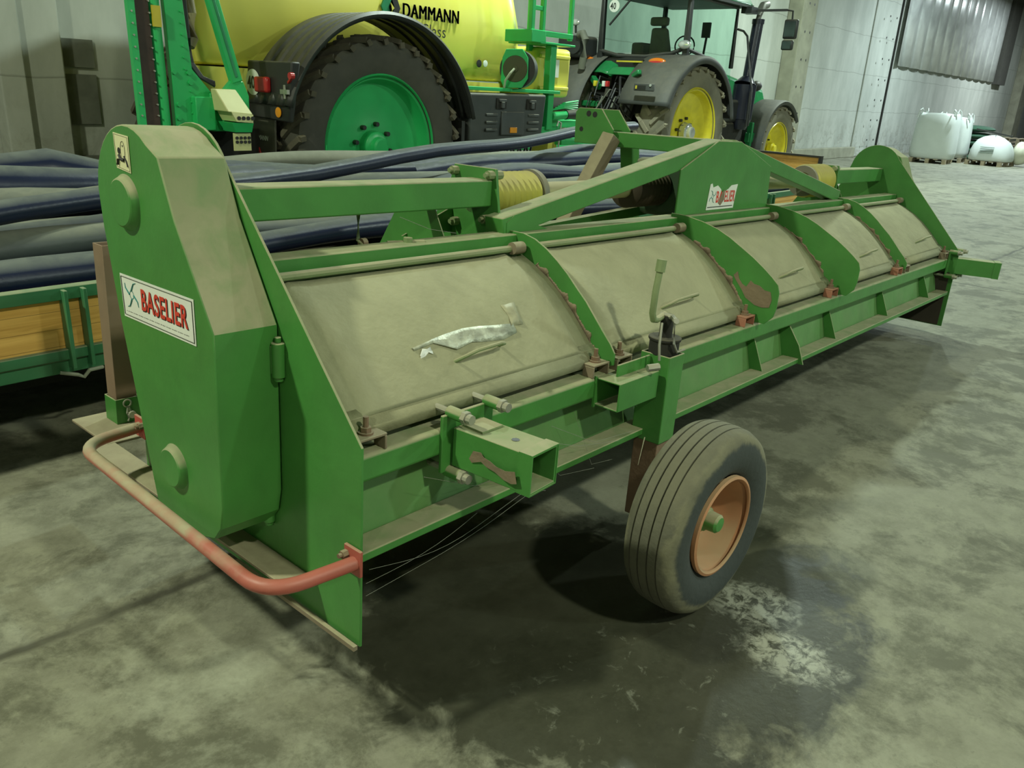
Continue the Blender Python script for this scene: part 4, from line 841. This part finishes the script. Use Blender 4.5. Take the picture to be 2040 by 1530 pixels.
for y, x in ((7.80, 12.50), (9.28, 12.55)):
    tl = tb_(MB().blob((x, y, 2.27), (.05, .175, .065), 3), 'tail_light', mat('orange_lens', (.75, .20, .02), .2)); tb_(MB().blob((x - .01, y, 2.255), (.05, .165, .045), 3), 'brake_lens', LRED, tl)
tb_(MB().box(12.45, 12.50, 8.05, 8.24, 2.20, 2.30), 'vent_grille', INK)
# cab
GLS = bpy.data.materials.new('cab_glass'); GLS.use_nodes = True; n, l = nt(GLS); b = n['Principled BSDF']
b.inputs['Base Color'].default_value = (.80, .94, .89, 1); b.inputs['Roughness'].default_value = .02; b.inputs['Transmission Weight'].default_value = 1; b.inputs['IOR'].default_value = 1.02; b.inputs['Specular IOR Level'].default_value = 1
cp = {'rr': (12.88, 7.50), 'fr': (14.70, 7.58), 'rl': (12.62, 9.05), 'fl': (14.55, 9.0)}
for k, (x, y) in cp.items():
    w = .10 if k != 'fr' else .07
    tb_(MB().hull8([(x - w / 2, y - w / 2, 2.28), (x + w / 2, y - w / 2, 2.28), (x + w / 2, y + w / 2, 2.28), (x - w / 2, y + w / 2, 2.28)], [(x - w / 2 + .02, y - w / 2 + .03, 3.36), (x + w / 2, y - w / 2 + .03, 3.36), (x + w / 2, y + w / 2, 3.36), (x - w / 2 + .02, y + w / 2, 3.36)]), 'cab_pillar', BLK, bevel=.015)
def pane(name, a, b_, z0a, z0b, z1):
    (x0, y0), (x1, y1) = a, b_
    d = Vector((x1 - x0, y1 - y0, 0)).normalized().cross(Vector((0, 0, 1))) * .006
    return tb_(MB().hull8([(x0, y0, z0a), (x1, y1, z0b), (x1 + d.x, y1 + d.y, z0b), (x0 + d.x, y0 + d.y, z0a)], [(x0, y0, z1), (x1, y1, z1), (x1 + d.x, y1 + d.y, z1), (x0 + d.x, y0 + d.y, z1)]), name, GLS)
pane('rear_window', cp['rl'], cp['rr'], 2.40, 2.46, 3.35); pane('side_window', cp['rr'], cp['fr'], 2.5, 1.7, 3.35); pane('side_window', cp['rl'], cp['fl'], 2.4, 1.7, 3.35); pane('front_window', cp['fl'], cp['fr'], 2.0, 2.0, 3.35)
tb_(MB().tube([(12.6, 9.05, 2.44), (12.66, 8.7, 2.36), (12.75, 8.2, 2.36), (12.86, 7.75, 2.43), (12.88, 7.5, 2.52)], .035, 10).box(12.66, 12.95, 7.6, 8.95, 1.9, 2.34), 'cab_rear_sill', BLK)
tb_(MB().tube([(12.93, 7.5, 2.50), (13.5, 7.5, 2.42), (14.1, 7.52, 2.2), (14.6, 7.55, 1.9), (14.70, 7.57, 1.75)], .03, 10).tube([(12.95, 7.5, 3.30), (14.65, 7.57, 3.30)], .03, 8), 'door_frame', BLK)
rf = tb_(MB().hull8([(12.55, 7.42, 3.36), (15.02, 7.42, 3.33), (15.02, 9.15, 3.33), (12.5, 9.15, 3.36)], [(12.7, 7.55, 3.62), (14.9, 7.55, 3.60), (14.9, 9.0, 3.60), (12.7, 9.0, 3.62)]), 'cab_roof', JG, bevel=.06, seg=3)
tb_(MB().box(12.56, 15.0, 7.44, 9.13, 3.32, 3.37), 'roof_lining', FEN, rf)
SEAT = mat('seat_fabric', (.11, .115, .10), .9, film=.2)
st = tb_(MB().box(13.3, 13.8, 8.0, 8.5, 2.15, 2.35), 'seat', SEAT, bevel=.05, seg=3)
tb_(MB().hull8([(13.25, 8.02, 2.3), (13.38, 8.02, 2.3), (13.38, 8.48, 2.3), (13.25, 8.48, 2.3)], [(13.15, 8.1, 2.85), (13.27, 8.1, 2.85), (13.27, 8.4, 2.85), (13.15, 8.4, 2.85)]), 'seat_back', SEAT, st, bevel=.05, seg=3); tb_(MB().box(13.12, 13.24, 8.08, 8.42, 2.88, 3.02), 'head_rest', SEAT, st, bevel=.04, seg=3)
tb_(MB().box(13.25, 13.6, 8.6, 8.85, 2.2, 2.62), 'passenger_seat', SEAT, bevel=.05, seg=3)
tb_(MB().tube([(14.1 + .0 * math.cos(t), 8.25 + .2 * math.cos(t), 2.62 + .17 * math.sin(t)) for t in [i * PI / 10 for i in range(21)]], .014, 8, cap=False).bar((14.1, 8.25, 2.62), (14.35, 8.25, 2.2), .06), 'steering_wheel', BLK)
tb_(MB().bar((13.9, 7.75, 2.3), (14.0, 7.75, 3.0), .03).box(13.95, 14.0, 7.7, 7.85, 2.75, 3.0), 'monitor', BLK)
cd_ = MB().lathe([(0, .105), (.004, .105), (.005, 0)], tr(12.60, 8.83, 3.15), (-1, -.12, 0), 28).build('speed_disc', WHITE, tt, T0)
text('speed_number', '40', .15, (.12, -1, 0), (0, 0, 1), tr(12.585, 8.905, 3.10), INK, cd_, T0, sx=.75, bold=.003)
tb_(MB().bar((12.6, 8.9, 2.85), (12.6, 8.45, 3.3), .025), 'rear_wiper', BLK)
wl = tb_(MB().blob((12.78, 7.48, 2.56), (.045, .12, .07), 3), 'work_light', CHR); 
wl2 = tb_(MB().blob((12.3, 9.42, 2.87), (.04, .10, .055), 3), 'work_light', CHR); tb_(MB().cyl((12.32, 9.42, 2.83), (12.34, 9.42, 2.7), .02, 8), 'lamp_stem', BLK, wl2)
# canister, hose on the left rear
ac = tb_(MB().box(12.2, 12.75, 9.2, 9.72, 2.30, 2.66), 'air_filter_box', BLK, bevel=.07, seg=3)
tb_(MB().cyl((12.16, 9.32, 2.5), (12.22, 9.32, 2.5), .15, 20), 'filter_cap', BLK, ac)
tb_(MB().tube([(12.15, 9.20, 2.66), (12.12, 9.10, 2.68), (12.10, 9.02, 2.58), (12.12, 9.05, 2.3), (12.15, 9.10, 2.12)], .062, 14), 'corrugated_hose', mat('grey_hose', (.16, .165, .13), .7), ac)
# exhaust
ex = tb_(MB().cyl((15.12, 7.42, 2.1), (15.22, 7.42, 3.10), .10, 20).cyl((15.22, 7.42, 3.08), (15.22, 7.42, 3.16), .112, 20).cyl((15.04, 7.42, 1.40), (15.06, 7.42, 2.02), .21, 24, .21).cyl((15.06, 7.42, 2.02), (15.10, 7.42, 2.14), .21, 24, .11).cyl((15.04, 7.42, 1.22), (15.04, 7.42, 1.40), .13, 24, .21), 'exhaust', mat('dark_enamel', (.02, .022, .035), .25))
tb_(MB().tube([(15.22, 7.42, 3.12), (15.24, 7.42, 3.3), (15.32, 7.42, 3.40), (15.48, 7.42, 3.43)], .07, 14), 'exhaust_tip', mat('bare_metal_pipe', (.25, .25, .22), .5, .5), ex)
tb_(MB().tube([(14.72, 7.55, 2.95), (14.85, 7.5, 2.93), (14.95, 7.46, 2.85), (14.95, 7.3, 2.2), (14.90, 7.2, 1.95), (14.95, 7.2, 1.3), (14.88, 7.2, 1.28), (14.86, 7.2, 1.9)], .02, 8), 'hand_rail', BLK)
mr = tb_(MB().box(14.75, 15.0, 7.35, 7.55, 3.22, 3.33).bar((14.95, 7.4, 3.28), (15.35, 6.95, 3.32), .04).tube([(15.35, 6.95, 3.32), (15.42, 6.87, 3.31), (15.43, 6.86, 3.15)], .018, 8), 'mirror_arm', BLK)
tb_(MB().box(15.36, 15.44, 6.72, 6.98, 2.84, 3.17), 'mirror', BLK, mr, bevel=.03); tb_(MB().box(15.36, 15.44, 6.76, 6.98, 2.65, 2.82), 'mirror', BLK, mr, bevel=.03)
tb_(MB().box(15.35, 15.358, 6.75, 6.95, 2.88, 3.13).box(15.35, 15.358, 6.79, 6.95, 2.67, 2.80), 'mirror_glass', mat('dark_mirror', (.09, .11, .11), .12, .5), mr)
# bonnet, chassis, front fender
tb_(MB().hull8([(14.8, 7.9, 1.4), (17.6, 7.95, 1.3), (17.6, 8.65, 1.3), (14.8, 8.7, 1.4)], [(14.8, 8.0, 2.3), (17.2, 8.05, 2.0), (17.2, 8.55, 2.0), (14.8, 8.6, 2.3)]), 'bonnet', JG, bevel=.1, seg=3)
tb_(MB().box(12.6, 17.0, 7.95, 8.7, .85, 1.45).box(12.9, 13.3, 7.7, 9.1, .95, 1.35).box(13.9, 15.3, 7.45, 8.0, .85, 1.35), 'gearbox_housing', DARK, bevel=.05)
tb_(MB().box(14.2, 14.9, 7.4, 7.9, 1.35, 1.75), 'fuel_tank', BLK, bevel=.06)
tb_(MB().box(15.4, 15.65, 7.36, 7.45, .98, 1.16).box(15.45, 15.52, 7.34, 7.45, .9, 1.35), 'step_bracket', JG, bevel=.01)
tb_(MB().blob((15.95, 7.62, 2.02), (.14, .10, .10), 3), 'front_lamp', BLK)
tb_(fender((16.5, 7.45, .88), [(.24, .82), (.26, .88), (.22, .90), (-.20, .90), (-.25, .87)], 35, 185, 30), 'front_fender', FEN, thick=.02, ang=60)
# linkage and hoses at the rear
lk = tb_(MB().bar((12.5, 8.05, 2.0), (12.2, 8.1, 1.2), .07).bar((12.5, 8.7, 2.0), (12.2, 8.65, 1.2), .07).bar((12.7, 8.1, 1.0), (11.9, 8.0, .85), .09).bar((12.7, 8.7, 1.0), (11.9, 8.75, .85), .09), 'lift_linkage', DARK)
vb = tb_(MB().hull8([(12.2, 8.08, 2.04), (12.5, 8.08, 2.04), (12.5, 8.62, 2.04), (12.2, 8.62, 2.04)], [(12.3, 8.12, 2.17), (12.5, 8.12, 2.17), (12.5, 8.55, 2.17), (12.3, 8.55, 2.17)]).bar((12.2, 8.05, 2.02), (12.1, 7.86, 2.10), .08).bar((12.3, 8.95, 1.98), (12.2, 8.72, 1.82), .10).box(12.2, 12.4, 8.7, 9.1, 1.5, 1.6), 'valve_block', JG, bevel=.02)
rg = random.Random(11)
for k in range(16):
    y = 8.1 + .05 * k * .9; z = rg.uniform(1.6, 1.95); d = rg.uniform(.1, .3)
    tb_(MB().tube([(12.5, y, z), (12.2 - d * .3, y + rg.uniform(-.1, .1), z + .06), (12.05 - d * .3, y + rg.uniform(-.15, .15), z - d), (12.2, y + rg.uniform(-.2, .2), z - d - .25), (12.4, y, 1.1)], rg.choice((.012, .018, .022)), 7), 'hydraulic_hose', CABLE if k % 4 else mat('grey_hose', (.16, .165, .13), .7))
for y, m in ((8.45, LRED), (8.52, WHITE), (8.7, JY)): tb_(MB().box(12.05, 12.12, y, y + .05, 1.84, 1.93), 'hose_coupling', m, bevel=.008)
tb_(MB().box(12.4, 12.45, 8.05, 8.55, 2.25, 2.275), 'number_strip', mat('label_yellow', (.6, .5, .04), .5))
tb_(MB().box(12.6, 13.0, 7.75, 9.1, 1.2, 2.3), 'rear_body', DARK)
# ================================================================== BAGS BY THE FAR WALL
BAG = mat('white_woven_bag', (.52, .56, .52), .7, var=.06, nscale=2)
PAL = mat('pallet_wood', (.30, .25, .16), .85, var=.25, nscale=4)
def pallet(x, y, z, rz, label, n=1, group='pallets by the far wall', w=1.5, d=1.2):
    t = thing('pallet', label, 'pallet', (x, y, z), (0, 0, rz), group)
    for j in range(3): MB().box(-w / 2, w / 2, -d / 2 + j * (d - .12) / 2, -d / 2 + .12 + j * (d - .12) / 2, 0, .025).build('bottom_board', PAL, t)
    for i in range(3):
        for j in range(3): MB().box(-w / 2 + i * (w - .17) / 2, -w / 2 + .17 + i * (w - .17) / 2, -d / 2 + j * (d - .12) / 2, -d / 2 + .12 + j * (d - .12) / 2, .025, .13).build('block', PAL, t)
    for j in range(5): MB().box(-w / 2, w / 2, -d / 2 + j * (d - .14) / 4, -d / 2 + .14 + j * (d - .14) / 4, .13, .155).build('top_board', PAL, t)
    return t
def bulkbag(x, y, w, h, label, rz=0, seed=1, z=.155):
    t = thing('bulk_bag', label, 'bag', (x, y, z), (0, 0, rz), 'white bulk bags by the far wall'); rr_ = random.Random(seed)
    b = MB(); rows = []; N = 40
    for zf, k in ((0, .93), (.03, 1.0), (.15, 1.03), (.5, 1.0), (.8, .96), (.95, .90), (1.0, .84), (1.02, .5), (.97, .02)):
        r = []
        for i in range(N):
            a = 2 * PI * i / N; c, s = math.cos(a), math.sin(a); q = .62
            X = math.copysign(abs(c) ** q, c); Y = math.copysign(abs(s) ** q, s)
            kk = k * (1 + .012 * math.sin(8 * a + seed)); zz = zf * h + (.07 * abs(math.cos(2 * a)) if .9 < zf <= 1.0 else 0)
            r.append((X * w / 2 * kk, Y * w / 2 * kk, zz))
        rows.append(r + [r[0]])
    b.grid(rows); bmesh.ops.remove_doubles(b.b, verts=b.b.verts, dist=1e-5); b.build('sack', BAG, t, ang=60)
    for sx in (-1, 1):
        for sy in (-1, 1):
            MB().tube([(sx * w * .40, sy * w * .44, h * .92), (sx * w * .42, sy * w * .40, h + .14), (sx * w * .37, sy * w * .36, h + .20), (sx * w * .33, sy * w * .34, h + .12), (sx * w * .30, sy * w * .42, h * .94)], .02, 6).build('lifting_loop', BAG, t)
    return t
def at(px, py, z, X=None): return None
pallet(32.6, 8.5, 0, .1, 'wooden pallet under the tall white bulk bag nearest the end plate of the topper')
pallet(34.5, 8.42, 0, .1, 'wooden pallet under the right-hand tall white bulk bag', d=1.1)
pallet(34.3, 6.95, 0, -.1, 'wooden pallet under the slumped half-empty white bag')
bulkbag(32.6, 8.5, 1.42, 1.46, 'tall full white bulk bag with lifting loops on a pallet, left of the pair', .1, 1)
bulkbag(34.5, 8.42, 1.22, 1.36, 'tall white bulk bag standing half behind another, right of the pair', .1, 4)
def mound(c, w, d, h, seed):
    b = MB(); rows = []; N = 44
    for zf, k in ((0, .90), (.02, .97), (.12, 1.0), (.4, .95), (.62, .86), (.8, .72), (.92, .5), (.98, .25), (1.0, .02)):
        r = []
        for i in range(N):
            a = 2 * PI * i / N; X = math.copysign(abs(math.cos(a)) ** .65, math.cos(a)); Y = math.copysign(abs(math.sin(a)) ** .65, math.sin(a))
            kk = k * (1 + .018 * math.sin(5 * a + seed + zf * 3)); r.append((c[0] + X * w / 2 * kk, c[1] + Y * d / 2 * kk, c[2] + h * zf * (1 + .05 * math.sin(3 * a + seed) * (zf > .3))))
        rows.append(r + [r[0]])
    b.grid(rows); bmesh.ops.remove_doubles(b.b, verts=b.b.verts, dist=1e-5); return b
sb = tag(mound((34.3, 6.95, .16), 1.5, 1.4, .84, 2).build('slumped_bag', BAG, ang=70), 'low slumped white bag with grey printed lines on a pallet, right of the tall bags', 'bag')
for k in range(4): MB().box(33.545, 33.60, 6.98 - .22, 6.98 + .22, .44 + .06 * k, .46 + .06 * k).build('printed_line', mat('grey_print', (.25, .32, .28), .7), sb)
tag(MB().blob((34.9, 6.12, .48), (.30, .25, .38), 3, squash=.8, amp=.07, seed=8).build('crumpled_bag', mat('cream_bag', (.52, .52, .40), .8)), 'crumpled cream sack hanging over the right end of the slumped bag', 'bag')
tag(MB().bar((34.9, 7.75, 1.20), (34.8, 6.5, 1.02), .05, .05).build('steel_bar', DARK), 'dark steel bar lying on top of the slumped white bag', 'bar')
GS = mat('green_sacking', (.03, .09, .05), .8)
for k in range(5):
    tag(MB().blob((37.2 - .05 * k, 8.35 + .04 * (k % 2), .13 + .26 * k), (.85, .75, .125), 3, squash=.8, amp=.02, seed=k).build('green_sack', GS), ('lowest', 'second lowest', 'middle', 'second highest', 'topmost')[k] + ' dark green sack of the stack between the white bags', 'sack', 'stack of green sacks')
for k in range(5):
    pallet(43.2, 7.75, .158 * k, .05, ('lowest', 'second lowest', 'middle', 'second highest', 'topmost')[k] + ' empty pallet of the stack at the far right by the wall', w=1.7, d=1.3, group='stack of empty pallets')
